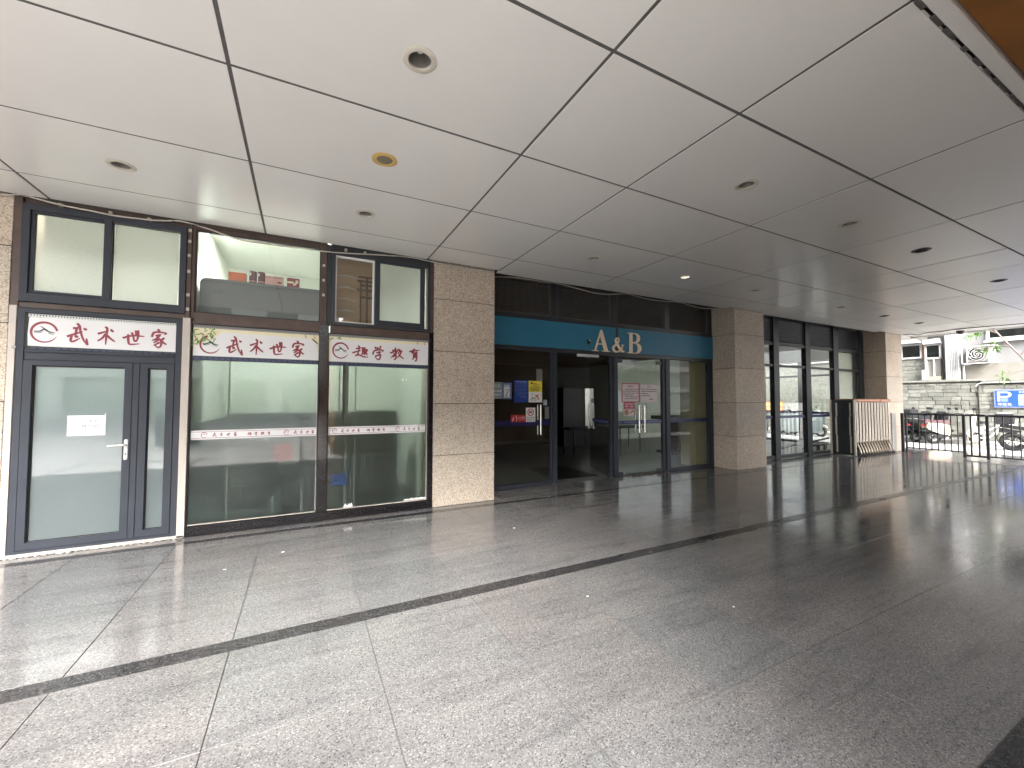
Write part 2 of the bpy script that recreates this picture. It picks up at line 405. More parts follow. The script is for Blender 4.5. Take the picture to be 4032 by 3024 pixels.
def brush(mb, pts, wd, y, prof=(.75, 1.0, .85, .35)):
    """one brush stroke facing -Y: a ribbon whose width swells and tapers"""
    L = smooth_line(pts); n = len(L); prev = None
    bm = mb.bm
    for i, p in enumerate(L):
        d = (L[min(i+1, n-1)]-L[max(i-1, 0)]); d = d.normalized() if d.length > 1e-9 else Vector((1, 0, 0))
        q = Vector((-d.y, d.x, 0)); u = i/(n-1)*(len(prof)-1); k = min(int(u), len(prof)-2)
        ww = wd*(prof[k]+(prof[k+1]-prof[k])*(u-k))
        a, b = p+q*ww, p-q*ww
        va, vb = bm.verts.new((a.x, y, a.y)), bm.verts.new((b.x, y, b.y))
        if prev: bm.faces.new((prev[0], prev[1], vb, va))
        prev = (va, vb)
S1, S2 = (.00056, .00082, .055), (.00066, .00067, .05)
GLYPH = {
 'wu': (S1, (755, 325), [[(682, 243), (740, 240), (785, 222)], [(735, 180), (772, 215), (795, 300), (835, 395), (893, 470)], [(893, 470), (885, 420), (876, 378)], [(830, 248), (880, 268)], [(604, 352), (700, 322), (822, 290)], [(742, 235), (728, 290), (718, 362)], [(672, 335), (658, 400), (690, 418), (788, 375)], [(716, 362), (762, 350)]]),
 'shu': (S1, (1180, 350), [[(1048, 322), (1120, 303), (1205, 283)], [(1153, 228), (1186, 258), (1176, 360), (1168, 470)], [(1168, 318), (1118, 378), (1048, 418)], [(1185, 342), (1235, 385), (1307, 432)], [(1232, 262), (1278, 298)]]),
 'shi': (S1, (1575, 365), [[(1408, 372), (1560, 342), (1742, 355)], [(1490, 322), (1498, 420), (1525, 460), (1670, 455)], [(1543, 298), (1570, 350), (1582, 418)], [(1640, 268), (1645, 340), (1625, 418)], [(1578, 417), (1630, 412)], [(1608, 270), (1612, 345)]]),
 'jia': (S1, (1960, 390), [[(1925, 255), (1965, 290)], [(1838, 365), (1868, 305), (1950, 298), (2066, 315), (2035, 335)], [(1895, 350), (1990, 330)], [(1968, 342), (1905, 392), (1842, 412)], [(1915, 372), (1985, 420), (1985, 490), (1940, 512), (1885, 478)], [(1950, 402), (1865, 448)], [(1968, 440), (1868, 485)], [(2042, 378), (1990, 410)], [(1985, 408), (2030, 450), (2082, 475)]]),
 'qu': (S2, (712, 385), [[(622, 322), (735, 300)], [(668, 252), (692, 305), (668, 400)], [(553, 406), (640, 380), (722, 362)], [(672, 395), (655, 455)], [(606, 462), (690, 452), (780, 488), (872, 496)], [(735, 312), (810, 296)], [(752, 312), (760, 432)], [(797, 302), (790, 458)], [(758, 348), (792, 340)], [(758, 384), (792, 376)], [(730, 436), (802, 412)], [(800, 352), (846, 342), (820, 410), (792, 440)], [(800, 368), (828, 420), (856, 456)]]),
 'xue': (S2, (1105, 405), [[(1042, 278), (1066, 330)], [(1084, 284), (1106, 326)], [(1162, 258), (1140, 318), (1108, 350)], [(1000, 445), (1010, 390), (1040, 352)], [(1012, 372), (1100, 345), (1210, 355), (1182, 388)], [(1070, 412), (1152, 386), (1118, 432)], [(1118, 430), (1152, 480), (1136, 540), (1098, 546), (1046, 498)], [(1040, 482), (1110, 458), (1182, 446)]]),
 'jiao': (S2, (1490, 420), [[(1388, 352), (1482, 332)], [(1452, 286), (1466, 345), (1450, 392)], [(1343, 406), (1440, 375), (1512, 358)], [(1530, 320), (1450, 420), (1362, 512)], [(1418, 430), (1482, 415), (1455, 445)], [(1455, 440), (1472, 500), (1450, 546), (1424, 522)], [(1398, 482), (1492, 455)], [(1552, 318), (1540, 378), (1508, 422)], [(1540, 372), (1606, 362)], [(1590, 368), (1550, 450), (1496, 512)], [(1530, 430), (1580, 490), (1642, 536)]]),
 'yu': (S2, (1860, 440), [[(1838, 306), (1862, 345)], [(1743, 378), (1850, 350), (1972, 350)], [(1860, 360), (1800, 400), (1850, 406), (1916, 395)], [(1888, 372), (1926, 408)], [(1836, 430), (1842, 500), (1814, 558)], [(1840, 432), (1906, 420)], [(1905, 420), (1912, 500), (1896, 586), (1868, 558)], [(1852, 466), (1894, 460)], [(1852, 502), (1894, 496)]])}
def glyph(mb, ch, x, y, z, k=1.0, wd=.0118):
    (a, b, sl_), (cx, cy), strokes = GLYPH[ch]
    for i, st in enumerate(strokes):
        pts = [(x+(px-cx)*a*k, z-((py-cy)-sl_*(px-cx))*b*k) for px, py in st]
        ln = sum((Vector(pts[j+1])-Vector(pts[j])).length for j in range(len(pts)-1))
        brush(mb, pts, wd*k, y-.00015*i, (.7, 1.1, 1.0, .9) if ln < .05*k else (.9, 1.0, .85, .8, .4))
def ring_logo(par, x, y, z, k=1.0, ring='maroon', dark='ink', cut=False):
    mb = MB(); n = 44
    rx, rz = .100*k, .106*k
    a0, a1 = math.radians(10), math.radians(338)
    inner, outer = [], []
    for i in range(n+1):
        u = i/n; a = a0+(a1-a0)*u
        wd = (.016-.010*abs(u-.32)*1.25)*k*(1 if u < .9 else 1-(u-.9)*7)
        ca, sa = math.cos(a), math.sin(a)
        inner.append((x+(rx-wd)*ca, y, z+(rz-wd)*sa)); outer.append((x+(rx+wd*.5)*ca, y, z+(rz+wd*.5)*sa))
    for i in range(n):
        if cut and i < 13: continue
        mb.quad(inner[i], outer[i], outer[i+1], inner[i+1])
    mb.build('ring_emblem', ring, par)
    mb = MB()
    J = lambda *p: [(x+u*k, z+v*k) for u, v in p]
    brush(mb, J((-.078, .004), (-.03, .010), (-.002, .030), (.03, .010), (.080, -.004)), .0065*k, y-.0002, (.8, 1, 1.1, 1, .6))
    brush(mb, J((-.030, .062), (.002, .035), (.030, .012)), .006*k, y-.0004, (.3, .8, 1.1, .8))
    if k > .6:
        brush(mb, J((-.074, -.012), (-.03, -.005), (-.004, .006)), .003*k, y-.0006); brush(mb, J((.03, -.004), (.055, -.014), (.072, -.026)), .004*k, y-.0008)
    mb.build('mountain_emblem', dark, par)

# =================================================================== FLOOR
D, E, HC = 6.016, 6.6, 3.70
floor = MB().box(-9, 18.1, -.2, 6.9, -.3, -.006).build('floor', 'grout'); setp(floor, kind='structure')
def tile_mesh(sx, sy, m, name, th=.03, bev=.0008):
    mb = MB().box(-sx/2, sx/2, -sy/2, sy/2, -th, 0, bev)
    me = bpy.data.meshes.new(name); mb.bm.to_mesh(me); mb.bm.free(); me.materials.append(M[m]); return me
P = .8165; X0 = -1.198
rows = [(.722, 1.537), (1.537, 2.356), (2.356, 3.194), (3.335, 4.15), (4.15, 4.965), (4.965, 5.735)]
G = .0027
for (ya, yb) in rows:
    me = tile_mesh(P-2*G, yb-ya-2*G, 'tile', 'floor_tile')
    for i in range(-4, 24):
        xa = X0+i*P
        o = inst(me, 'floor_tile', floor, (xa+P/2, (ya+yb)/2, random.uniform(-.0006, .0006)))
for (ya, yb, m, nm, wd) in [(3.194, 3.335, 'tile_dark', 'dark_stripe_tile', 2*P), (5.735, 5.845, 'tile_dark', 'dark_stripe_tile', 2*P), (5.845, 6.012, 'tile', 'edge_tile', P), (.20, .722, 'tile_dark', 'dark_edge_tile', P)]:
    me = tile_mesh(wd-2*G, yb-ya-2*G, m, nm)
    for i in range(int(22.5/wd)): inst(me, nm, floor, (X0-4*P+wd*(i+.5)+(.55*P if m == 'tile_dark' else 0), (ya+yb)/2, random.uniform(-.0005, .0005)))
me = tile_mesh(P-2*G, .60-2*G, 'tile', 'recess_tile')
for i in range(5, 21):
    inst(me, 'recess_tile', floor, (X0+(i+.5)*P, 6.012+.30, 0))
M['lobby_granite'] = std('lobby_granite', (.15, .15, .142), .42, var=.15, scale=3)
lobby_floor = bx('lobby_floor', 'lobby_granite', None, 2.9, 16.5, 6.64, 14, -.2, -.004); setp(lobby_floor, kind='structure')
for (x, y, a, s_, lab) in [(-.15, 4.98, .4, .03, 'tiny white scrap on the floor in front of the left frosted window'), (2.38, 4.6, 1.2, .03, 'tiny white scrap on the floor in front of the beige column'), (2.1, 2.75, .2, .018, 'tiny white speck on the floor just below the long dark stripe'), (3.0, 2.1, 2, .02, 'tiny white speck on the dim floor right of the middle'), (-.62, 4.72, .1, .02, 'tiny white scrap on the floor near the door post')]:
    mb = MB()
    n = 7
    s_ *= .62; mb.prism([(x+s_*math.cos(k/n*6.28+a)*random.uniform(.5, 1.3), y+s_*.4*math.sin(k/n*6.28+a)*random.uniform(.6, 1.2)) for k in range(n)], 'z', .0005, .003)
    solo(mb.build('paper_scrap', 'paper'), lab, 'litter', 'paper scraps on the floor')

# =================================================================== CEILING
XL = [-4.35, -2.4, -.449, 1.635, 2.821, 4.778, 6.737, 8.645, 9.83, 11.79, 13.75, 15.71, 16.9, 18.12]
YL = [.885, 1.855, 3.034, 4.211, 5.40, 6.13]
ceiling = MB().box(-3.8, 18.15, .87, 14.2, 4.02, 11).build('ceiling', 'plenum'); setp(ceiling, kind='structure')
LIGHTS = [(-1.484, 4.808, 'a'), (.61, 2.45, 'a'), (.605, 3.636, 's'), (.602, 4.815, 'a'), (3.822, 2.453, 'a'), (3.819, 4.80, 'a'), (5.766, 2.448, 'a'), (5.78, 4.82, 'l'),
          (7.694, 2.443, 'd'), (7.69, 4.803, 'a'), (10.85, 2.454, 'd'), (10.79, 4.79, 'a'), (12.875, 4.81, 'd'), (14.9, 4.83, 'd'), (-1.484, 2.45, 'a'), (12.875, 2.45, 'd'), (14.9, 2.45, 'd')]
RH = .083
def ceil_panel(x0, x1, y0, y1, holes):
    g = .0125; dz = random.uniform(-.002, .001); zb, zt = HC+dz, HC+.018
    rect = [(x0+g, y0+g), (x1-g, y0+g), (x1-g, y1-g), (x0+g, y1-g)]
    loops = [rect]
    for (hx, hy) in holes: loops.append([(hx+RH*math.cos(-2*math.pi*k/24), hy+RH*math.sin(-2*math.pi*k/24)) for k in range(24)])
    mb = MB(); bm = mb.bm; flat = [p for l in loops for p in l]
    bev = .004
    lo = [bm.verts.new((x, y, zb)) for x, y in flat]; 
    cx, cy = (x0+x1)/2, (y0+y1)/2
    for tri in tessellate_polygon([[Vector((x, y, 0)) for x, y in l] for l in loops]): bm.faces.new([lo[i] for i in tri])
    hi = [bm.verts.new((x+(bev if x > cx else -bev), y+(bev if y > cy else -bev), zt)) for x, y in rect]
    for i in range(4): bm.faces.new((lo[i], lo[(i+1) % 4], hi[(i+1) % 4], hi[i]))
    mb.build('ceiling_panel', 'ceil', ceiling, recalc=False)
for i in range(len(XL)-1):
    for j in range(len(YL)-1):
        x0, x1, y0, y1 = XL[i], XL[i+1], YL[j], YL[j+1]
        if j == 4 and (x1 < 2.83 or abs(x0-8.645) < .01 or x0 > 15.5): y1 = 5.985
        ceil_panel(x0, x1, y0, y1, [(hx, hy) for hx, hy, k in LIGHTS if x0 < hx < x1 and y0 < hy < y1])
for x in XL[1:-1]: MB().box(x-.016, x+.016, .885, 5.98, HC+.0032, HC+.03).build('joint_sealant', 'seal', ceiling)
for y in YL[1:-1]: MB().box(-4.3, 18.1, y-.016, y+.016, HC+.0024, HC+.029).build('joint_sealant', 'seal', ceiling)
MB().box(-4.35, 18.15, .80, .872, HC-.004, 4.02, .004).build('edge_trim', 'ceil', ceiling)
mb = MB()
for k in range(60):                                            # torn, stained sealant along the outer trim
    x = -1+k*.16+random.uniform(-.05, .05); l = random.uniform(.04, .13); wd = random.uniform(.004, .013)
    mb.box(x, x+l, .876-wd*.5, .884+wd, HC-.0035, HC+.004)
mb.build('torn_sealant', 'seal', ceiling, kind='stuff')
bx('end_trim', 'ceil', ceiling, 18.125, 18.2, .80, 6.1, HC-.03, 4.02)
bx('back_closer', 'gasket', ceiling, -4.3, 18.1, 6.62, 6.70, 3.86, 4.02)

def downlight(x, y, kind):
    lab = {'a': 'round recessed downlight with a pale ring in the white ceiling', 'd': 'round recessed downlight with a dark unlit opening in the white ceiling'}
    t = thing('downlight', None, 'ceiling light', (x, y, HC), 'recessed downlights in the ceiling')
    r = RH
    MB().lathe([(r+.022, .0005), (r+.022, -.004), (r+.004, -.011), (r-.012, -.009), (r-.014, .004)], (x, y, HC), 28).build('ring', 'lamp_ring' if kind != 'd' else 'alu_dark', t, smooth=True)
    MB().lathe([(r-.012, .003), (r-.018, .03), (r-.03, .10), (r-.055, .15), (.001, .152)], (x, y, HC), 28).build('reflector', 'lamp_can' if kind != 'd' else 'gasket', t, smooth=True)
    b = MB().lathe([(.001, .045), (.016, .050), (.024, .07), (.018, .10), (.012, .149)], (x, y, HC), 16)
    b.build('bulb', 'lamp_lit' if kind == 'l' else 'bulb', t, smooth=True)
    return t
DL = {(-1.484, 4.808): 'unlit downlight above the frosted transom windows, farthest left', (.61, 2.45): 'large downlight with visible bulb at top centre, nearest the viewer',
      (.602, 4.815): 'unlit downlight above the middle window between the two red lettered banners', (3.822, 2.453): 'downlight in the bright ceiling right of the top centre, third back from the outer edge',
      (3.819, 4.80): 'downlight above the left part of the teal entrance fascia', (5.766, 2.448): 'downlight in the outer row just before the dark square-looking one',
      (5.78, 4.82): 'small lit downlight with a glowing bulb near the entrance louvres', (7.694, 2.443): 'dark downlight opening in the outer row, nearest of the dark ones',
      (7.69, 4.803): 'dim downlight above the second stone column', (10.85, 2.454): 'dark downlight opening in the outer row near the right edge of the picture',
      (10.79, 4.79): 'faint downlight in the shadowy ceiling above the dark window wall', (12.875, 4.81): 'dark downlight opening in the inner row above the folding gate',
      (14.9, 4.83): 'dark downlight opening in the inner row, farthest towards the street', (-1.484, 2.45): 'downlight in the ceiling at the upper left', (12.875, 2.45): 'dark downlight in the outer row beyond the right edge', (14.9, 2.45): 'dark downlight in the outer row towards the street railing'}
for hx, hy, k in LIGHTS:
    if k == 's':
        t = thing('ceiling_speaker', 'round ceiling speaker with a yellowed ring and brown mesh grille', 'speaker', (hx, hy, HC))
        MB().lathe([(RH+.024, .0005), (RH+.024, -.005), (RH+.004, -.012), (RH-.014, -.009), (RH-.016, .004)], (hx, hy, HC), 32).build('ring', 'lamp_gold', t, smooth=True)
        MB().lathe([(RH-.014, -.004), (.06, -.006), (.03, -.007), (.001, -.0075)], (hx, hy, HC), 32).build('grille', 'grille', t, smooth=True)
    else:
        if (hx, hy) in ((-1.484, 2.45), (12.875, 2.45), (14.9, 2.45)): continue
        t = downlight(hx, hy, k); t['label'] = DL[(hx, hy)]

# brown soffit of the neighbouring porch beyond the white ceiling edge, and an added unseen wall that shades the right side
soff = thing('porch_roof', 'brown porch soffit beyond the white ceiling edge at the top right corner', 'roof', (6, -2, 3.95))
bx('soffit', 'brown_soffit', soff, 1.2, 13.0, -7.0, .792, 3.725, 4.35)  # carried far back out of view to keep skylight off the right side
bx('shade_block', 'brown_soffit', soff, .85, 12.4, -7.0, -.9, -.004, 3.724)

# =================================================================== STONE COLUMNS
def column(x0, x1, y0, y1, label, joints=(.76, 1.54, 2.335, 3.13), left=True):
    t = thing('stone_column', label, 'column', ((x0+x1)/2, (y0+y1)/2, 0), 'granite clad columns along the arcade')
    z = [0.0]+list(joints)+[3.80]
    bx('column_core', 'column_joint', t, x0+.012, x1-.012, y0+.012, y1, 0.002, 3.795)
    for k in range(len(z)-1):
        dx = random.uniform(-.0015, .0015)
        bx('stone_block', 'stone', t, x0+dx, x1+dx, y0+dx, y1-.004, z[k]+.0045, z[k+1]-.0045, .003)
    return t
column(-3.75, -2.668, 6.0, 6.6, 'beige granite column cut off by the left edge of the picture', (.785, 1.575, 2.372, 3.164))
column(1.748, 2.752, 6.006, 6.7, 'beige granite column between the frosted shopfront and the glass entrance')
column(8.825, 9.925, 6.02, 6.75, 'beige granite column between the glass entrance and the dark window wall')
column(16.13, 17.19, 6.02, 6.9, 'beige granite column beside the folding gate, right side lit by the street')

# =================================================================== SHOPFRONT (three bays)
Yf = 6.016
front = thing('shopfront_frame', 'brown and black metal framework holding the frosted shop windows', 'shopfront', (-.45, Yf, 0))
def fr(name, m, x0, x1, z0, z1, y0=Yf, y1=Yf+.08, bev=.002, par=None): return bx(name, m, par or front, x0, x1, y0, y1, z0, z1, bev)
fr('side_post', 'brown', -2.664, -2.606, 2.560, 3.70, Yf-.01, Yf+.1)
fr('top_rail', 'brown', -2.604, -1.242, 3.632, 3.735, Yf+.02, Yf+.1)
fr('top_rail', 'brown', -1.16, .19, 3.63, 3.735, Yf+.01, Yf+.1)
fr('top_rail', 'alu_dark', .325, 1.70, 3.628, 3.735, Yf+.015, Yf+.1)
fr('mullion', 'brown', -1.240, -1.198, 2.562, 3.72, Yf-.012, Yf+.09)
fr('mullion', 'brown', -1.196, -1.164, 2.562, 3.72, Yf+.004, Yf+.09)
fr('mullion', 'brown', .193, .266, 2.60, 3.72, Yf-.012, Yf+.09)
fr('mullion', 'alu_dark', .268, .322, 2.60, 3.70, Yf+.004, Yf+.09)
fr('transom', 'brown', -2.604, -1.243, 2.545, 2.600, Yf-.004, Yf+.09)
fr('transom', 'brown', -1.162, .191, 2.500, 2.632, Yf-.006, Yf+.09)
fr('transom', 'brown', .325, 1.70, 2.500, 2.600, Yf-.002, Yf+.09)
fr('lower_post', 'black_stone', .193, .303, .118, 2.598, Yf-.016, Yf+.09)
fr('lower_post', 'black_stone', 1.672, 1.744, .118, 2.598, Yf-.014, Yf+.09)
fr('end_post', 'brown', 1.700, 1.744, 2.60, 3.70, Yf-.008, Yf+.09)
fr('plinth', 'black_stone', -1.180, 1.744, .006, .116, Yf-.022, Yf+.09, .004)
fr('threshold', 'sill_mortar', -2.66, -1.19, .004, .036, Yf-.03, Yf+.1, .004)
mb = MB()
for x, z in [(-2.33, 3.668), (-1.93, 3.664), (-1.60, 3.66), (-1.218, 3.6), (-1.219, 3.47), (-1.22, 3.30), (-1.221, 3.11), (-1.222, 2.83), (-1.222, 2.66), (.228, 3.4), (.228, 3.2), (.228, 3.0), (.5, 3.66), (.75, 3.66)]:
    mb.box(x-.017, x+.017, Yf-.014-(.003 if abs(x) > 1.2 and z < 3.65 else 0), Yf+.03, z-.019, z+.019, .004)
mb.build('mounting_clip', 'beige', front, kind='stuff')
mb = MB()
for k in range(26):                                          # crumbling mortar under the door sill
    x = -2.6+k*.053+random.uniform(-.02, .02); s_ = random.choice((.008, .012, .018, .026))
    b = bmesh.new(); bmesh.ops.create_icosphere(b, subdivisions=1, radius=s_)
    for v in b.verts: v.co *= random.uniform(.6, 1.2)
    mb.add(b, Matrix.Translation((x, Yf-.04+random.uniform(-.012, .012), s_*.4)) @ Matrix.Diagonal((1.2, .5, .6, 1)))
solo(mb.build('mortar_rubble', 'sill_mortar', None, kind='stuff'), 'crumbled pale mortar along the sill of the grey door', 'rubble')

def frame4(name, m, par, x0, x1, z0, z1, wd, y0, y1, bev=.003, wb=None, wt=None):
    """a mitred rectangular frame as one mesh"""
    wb = wd if wb is None else wb; wt = wd if wt is None else wt
    mb = MB(); bm = mb.bm
    def ring(y, i): return [bm.verts.new(p) for p in ((x0+i*wd, y, z0+i*wb), (x1-i*wd, y, z0+i*wb), (x1-i*wd, y, z1-i*wt), (x0+i*wd, y, z1-i*wt))]
    o0, o1, i0, i1 = ring(y0+bev, 0), ring(y1, 0), ring(y0+bev*2, 1), ring(y1, 1)
    e0 = [bm.verts.new(v.co+Vector(d)) for v, d in zip(o0, ((bev, -bev, bev), (-bev, -bev, bev), (-bev, -bev, -bev), (bev, -bev, -bev)))]
    e1 = [bm.verts.new(v.co+Vector(d)) for v, d in zip(i0, ((-bev, -2*bev, -bev), (bev, -2*bev, -bev), (bev, -2*bev, bev), (-bev, -2*bev, bev)))]
    for a, b in ((o1, o0), (o0, e0), (e0, e1), (e1, i0), (i0, i1), (i1, o1)):
        for k in range(4): bm.faces.new((a[k], a[(k+1) % 4], b[(k+1) % 4], b[k]))
    return mb.build(name, m, par)
def pane(m, par, x0, x1, z0, z1, y, th=.008, name='pane'): return bx(name, m, par, x0, x1, y, y+th, z0, z1)

# upper window of bay 1
t = thing('transom_window', 'dark grey sliding transom window with two frosted panes above the lettered door sign', 'window', (-1.93, Yf, 2.6))
frame4('window_frame', 'alu', t, -2.600, -1.244, 2.606, 3.628, .062, Yf-.03, Yf+.07, wb=.09, wt=.065)
s_ = frame4('sash', 'alu', t, -2.536, -1.90, 2.70, 3.566, .03, Yf-.012, Yf+.03, .003)
bx('sash', 'alu', t, -1.968, -1.900, Yf-.036, Yf+.03, 2.680, 3.58, .006)
pane('frost_top', t, -2.51, -1.965, 2.72, 3.55, Yf+.012)
pane('frost_top', t, -1.90, -1.335, 2.69, 3.57, Yf+.05)
# door unit
dr = thing('shop_door', 'dark grey framed door with one wide and one narrow frosted leaf and a white lever handle', 'door', (-1.93, Yf, 0))
frame4('door_frame', 'alu', dr, -2.604, -1.262, .038, 2.540, .058, Yf-.02, Yf+.08, wb=.03, wt=.05)
bx('transom_bar', 'alu', dr, -2.546, -1.32, Yf-.012, Yf+.07, 2.005, 2.118, .004)
bx('transom_bead', 'alu', dr, -2.54, -1.326, Yf-.028, Yf-.012, 2.085, 2.112, .003)
bx('meeting_post', 'alu', dr, -1.684, -1.628, Yf-.026, Yf+.06, .07, 2.004, .004)
lf = frame4('door_leaf', 'alu', dr, -2.545, -1.686, .07, 2.004, .070, Yf-.024, Yf+.05, .004, wb=.075, wt=.058)
frame4('glazing_bead', 'gasket', lf, -2.477, -1.754, .143, 1.948, .010, Yf+.004, Yf+.03, .001)
pane('frost_door', lf, -2.470, -1.762, .150, 1.942, Yf+.016)
lf2 = frame4('door_leaf', 'alu', dr, -1.627, -1.321, .07, 2.004, .074, Yf-.024, Yf+.05, .004, wb=.075, wt=.058, )
lf2['label'] = 'narrow side leaf of the door'
frame4('glazing_bead', 'gasket', lf2, -1.555, -1.362, .143, 1.948, .010, Yf+.004, Yf+.03, .001)
pane('frost_door', lf2, -1.548, -1.370, .150, 1.942, Yf+.016)
h = MB().box(-1.738, -1.704, Yf-.036, Yf-.022, .932, 1.156, .006)
h.build('handle_plate', 'white_paint', lf)
MB().tube([(-1.721, Yf-.03, 1.10), (-1.721, Yf-.075, 1.10), (-1.735, Yf-.084, 1.10), (-1.80, Yf-.084, 1.096), (-1.86, Yf-.084, 1.092)], .011, 10).build('lever', 'white_paint', lf, smooth=True)
MB().cyl((-1.721, Yf-.037, .997), (-1.721, Yf-.034, .997), .009).build('keyhole', 'gasket', lf)
bx('side_trim', 'beige', dr, -2.660, -2.606, Yf-.026, Yf+.08, .012, 2.558, .003)
bx('side_trim', 'beige', dr, -1.258, -1.184, Yf-.03, Yf+.08, .012, 2.557, .003)
# padlock hasp on the frame
tb = MB().torus((-2.61, Yf-.04, 2.13), .016, .004, 'y', 16, 6); tb.build('hasp_ring', 'chrome', dr, smooth=True)

# upper window bay 2 and the two tall display windows
t = thing('transom_window', 'clear glass transom window with boxes and tins visible behind it', 'window', (-.48, Yf, 2.6))
frame4('window_frame', 'gasket', t, -1.163, .192, 2.632, 3.63, .012, Yf+.012, Yf+.05)
pane('glass', t, -1.150, .180, 2.645, 3.617, Yf+.03)
t = thing('transom_window', 'dark grey sliding transom window half open, one frosted sash on the right', 'window', (1.0, Yf, 2.6))
frame4('window_frame', 'alu_dark', t, .325, 1.698, 2.604, 3.626, .05, Yf-.012, Yf+.09, wb=.05, wt=.04)
frame4('sash', 'white_paint', t, .372, .886, 2.655, 3.582, .022, Yf+.03, Yf+.06, .002, wb=.02, wt=.03)
pane('glass', t, .392, .872, 2.672, 3.556, Yf+.042)
frame4('sash', 'alu', t, .890, 1.604, 2.655, 3.586, .068, Yf-.022, Yf+.026, .004, wb=.07, wt=.04)
pane('frost_top', t, .955, 1.540, 2.722, 3.55, Yf+.004)
for (x0, x1, lab) in [(-1.182, .193, 'tall frosted shop window with a red blur behind, left of the black post'), (.303, 1.672, 'tall frosted shop window with a blue sign and pipe behind, beside the stone column')]:
    t = thing('display_window', lab, 'window', ((x0+x1)/2, Yf, .12))
    frame4('window_frame', 'gasket', t, x0, x1, .117, 2.500, .016, Yf+.004, Yf+.06)
    pane('frost_bay', t, x0+.014, x1-.014, .130, 2.486, Yf+.022)
    bx('edge_seal', 'beige', t, x1-.020, x1-.014, Yf+.002, Yf+.02, .132, 2.06)
    bx('edge_seal', 'beige', t, x0+.02, x1-.021, Yf+.002, Yf+.02, .126, .134)

# sign banners
def banner(x0, x1, z0, z1, text, xs, label, logo, cream, zc, cut=False):
    y = Yf+.002
    t = thing('shop_banner', label, 'sign', ((x0+x1)/2, y, z0), 'lettered banners above the shop windows')
    top = 2.492
    if cream:
        bx('cream_backing', 'sign_cream', t, x0, x1, y-.002, y+.006, z0, 2.452)
    # scalloped pale trim along the top
    mb = MB(); n = int((x1-x0)/.0225)
    for k in range(n):
        a = x0+(x1-x0)*k/n; b = x0+(x1-x0)*(k+1)/n
        mb.quad((a, y-.0045, 2.459), (b, y-.0045, 2.459), ((a+b)/2+.003, y-.0045, 2.478), ((a+b)/2-.003, y-.0045, 2.478))
    mb.box(x0, x1, y-.004, y+.004, 2.454, 2.460); mb.box(x0, x1, y-.004, y+.004, 2.478, 2.484)
    mb.build('scalloped_trim', 'render_grey' if cream else 'pvc', t)
    bx('trim_backing', 'alu', t, x0, x1, y-.001, y+.005, 2.4535, 2.490)
    zt = 2.414 if cream else 2.449
    x0b = x0+(.02 if cream else .004)
    # white board with a curling outline
    if cut: poly = [(x0, z0), (x1-.004, z0), (x1, z0+.1), (x1-.02, z0+.20), (x1-.09, z0+.262), (x1-.11, zt-.012), (x0+.29, zt), (x0+.17, zt-.10), (x0+.02, z0+.12)]
    else: poly = [(x0b+.005, z0), (x1-.006, z0), (x1-.001, (z0+zt)/2), (x1-.003, zt-.002), (x0b+.008, zt), (x0b, z0+.12)]
    MB().prism(poly, 'y', y-.007, y-.0025).build('white_board', 'sign_white', t)
    ring_logo(t, logo, y-.0076, zc, 1.0, cut=cut)
    if cream:
        mb = MB()
        for k in range(46 if cut else 12):
            a = random.uniform(0, 6.28); px, pz = (x0+random.uniform(0, .2), zt+random.uniform(-.16, .03)) if cut else (x0+random.uniform(0, .14), 2.425+random.uniform(-.008, .016))
            l = random.uniform(.03, .06)
            brush(mb, [(px, pz), (px+l*.5*math.cos(a), pz+l*.5*math.sin(a)-.004), (px+l*math.cos(a), pz+l*math.sin(a)-.010)], .006, y-.0032-.00002*k-(.0055 if cut else 0), (.2, 1, .2))
        mb.build('bamboo_print', 'leaf_print', t, kind='stuff')
        for bx_, sgn in ((x1-.16, 1), (x1-.055, 1)):
            mb = MB()
            brush(mb, [(bx_, zt+.035), (bx_-.004, zt+.012), (bx_+.02, zt-.008)], .003, y-.0036, (.5, 1, .7))
            for k in range(3): brush(mb, [(bx_+.004*k, zt+.03-.016*k), (bx_+.004*k+.008, zt+.026-.016*k)], .004, y-.0038-.0001*k)
            mb.build('plum_branch_print', 'maroon', t)
        if cut: mb = MB(); brush(mb, [(x1-.085, z0+.285), (x1-.05, z0+.255), (x1-.012, z0+.215)], .009, y-.0085, (.4, 1, .6)); mb.build('torn_edge', 'ink', t)
    for ch, x in zip(text, xs):
        mb = MB(); glyph(mb, ch, x, y-.0078, zc-.004); mb.build('brush_character', 'maroon', t)
    # dark patterned band under the banner
    zb = z0-.055
    bx('pattern_band', 'navy' if cream else 'alu', t, x0, x1, y-.004, y+.005, zb, z0-.004)
    mb = MB(); x = x0+.03
    while x < x1-.05:
        for dz in (.014, .024, .034): mb.quad((x, y-.0046, zb+dz), (x+.045-.01*(dz > .02), y-.0046, zb+dz), (x+.045-.01*(dz > .02), y-.0046, zb+dz+.004), (x, y-.0046, zb+dz+.004))
        x += .06
    mb.build('key_pattern', 'navy_light', t)
banner(-2.534, -1.304, 2.152, 2.449, ['wu', 'shu', 'shi', 'jia'], (-2.152, -1.922, -1.696, -1.470), 'white banner with red brush characters and ring emblem above the grey door', -2.408, False, 2.298)
banner(-1.160, .184, 2.120, 2.449, ['wu', 'shu', 'shi', 'jia'], (-.748, -.517, -.286, -.055), 'red lettered banner with bamboo leaves, its ring emblem partly covered', -.993, True, 2.258, cut=True)
banner(.309, 1.664, 2.114, 2.449, ['qu', 'xue', 'jiao', 'yu'], (.708, .944, 1.206, 1.460), 'red lettered banner beside the stone column, ring emblem complete', .455, True, 2.266)

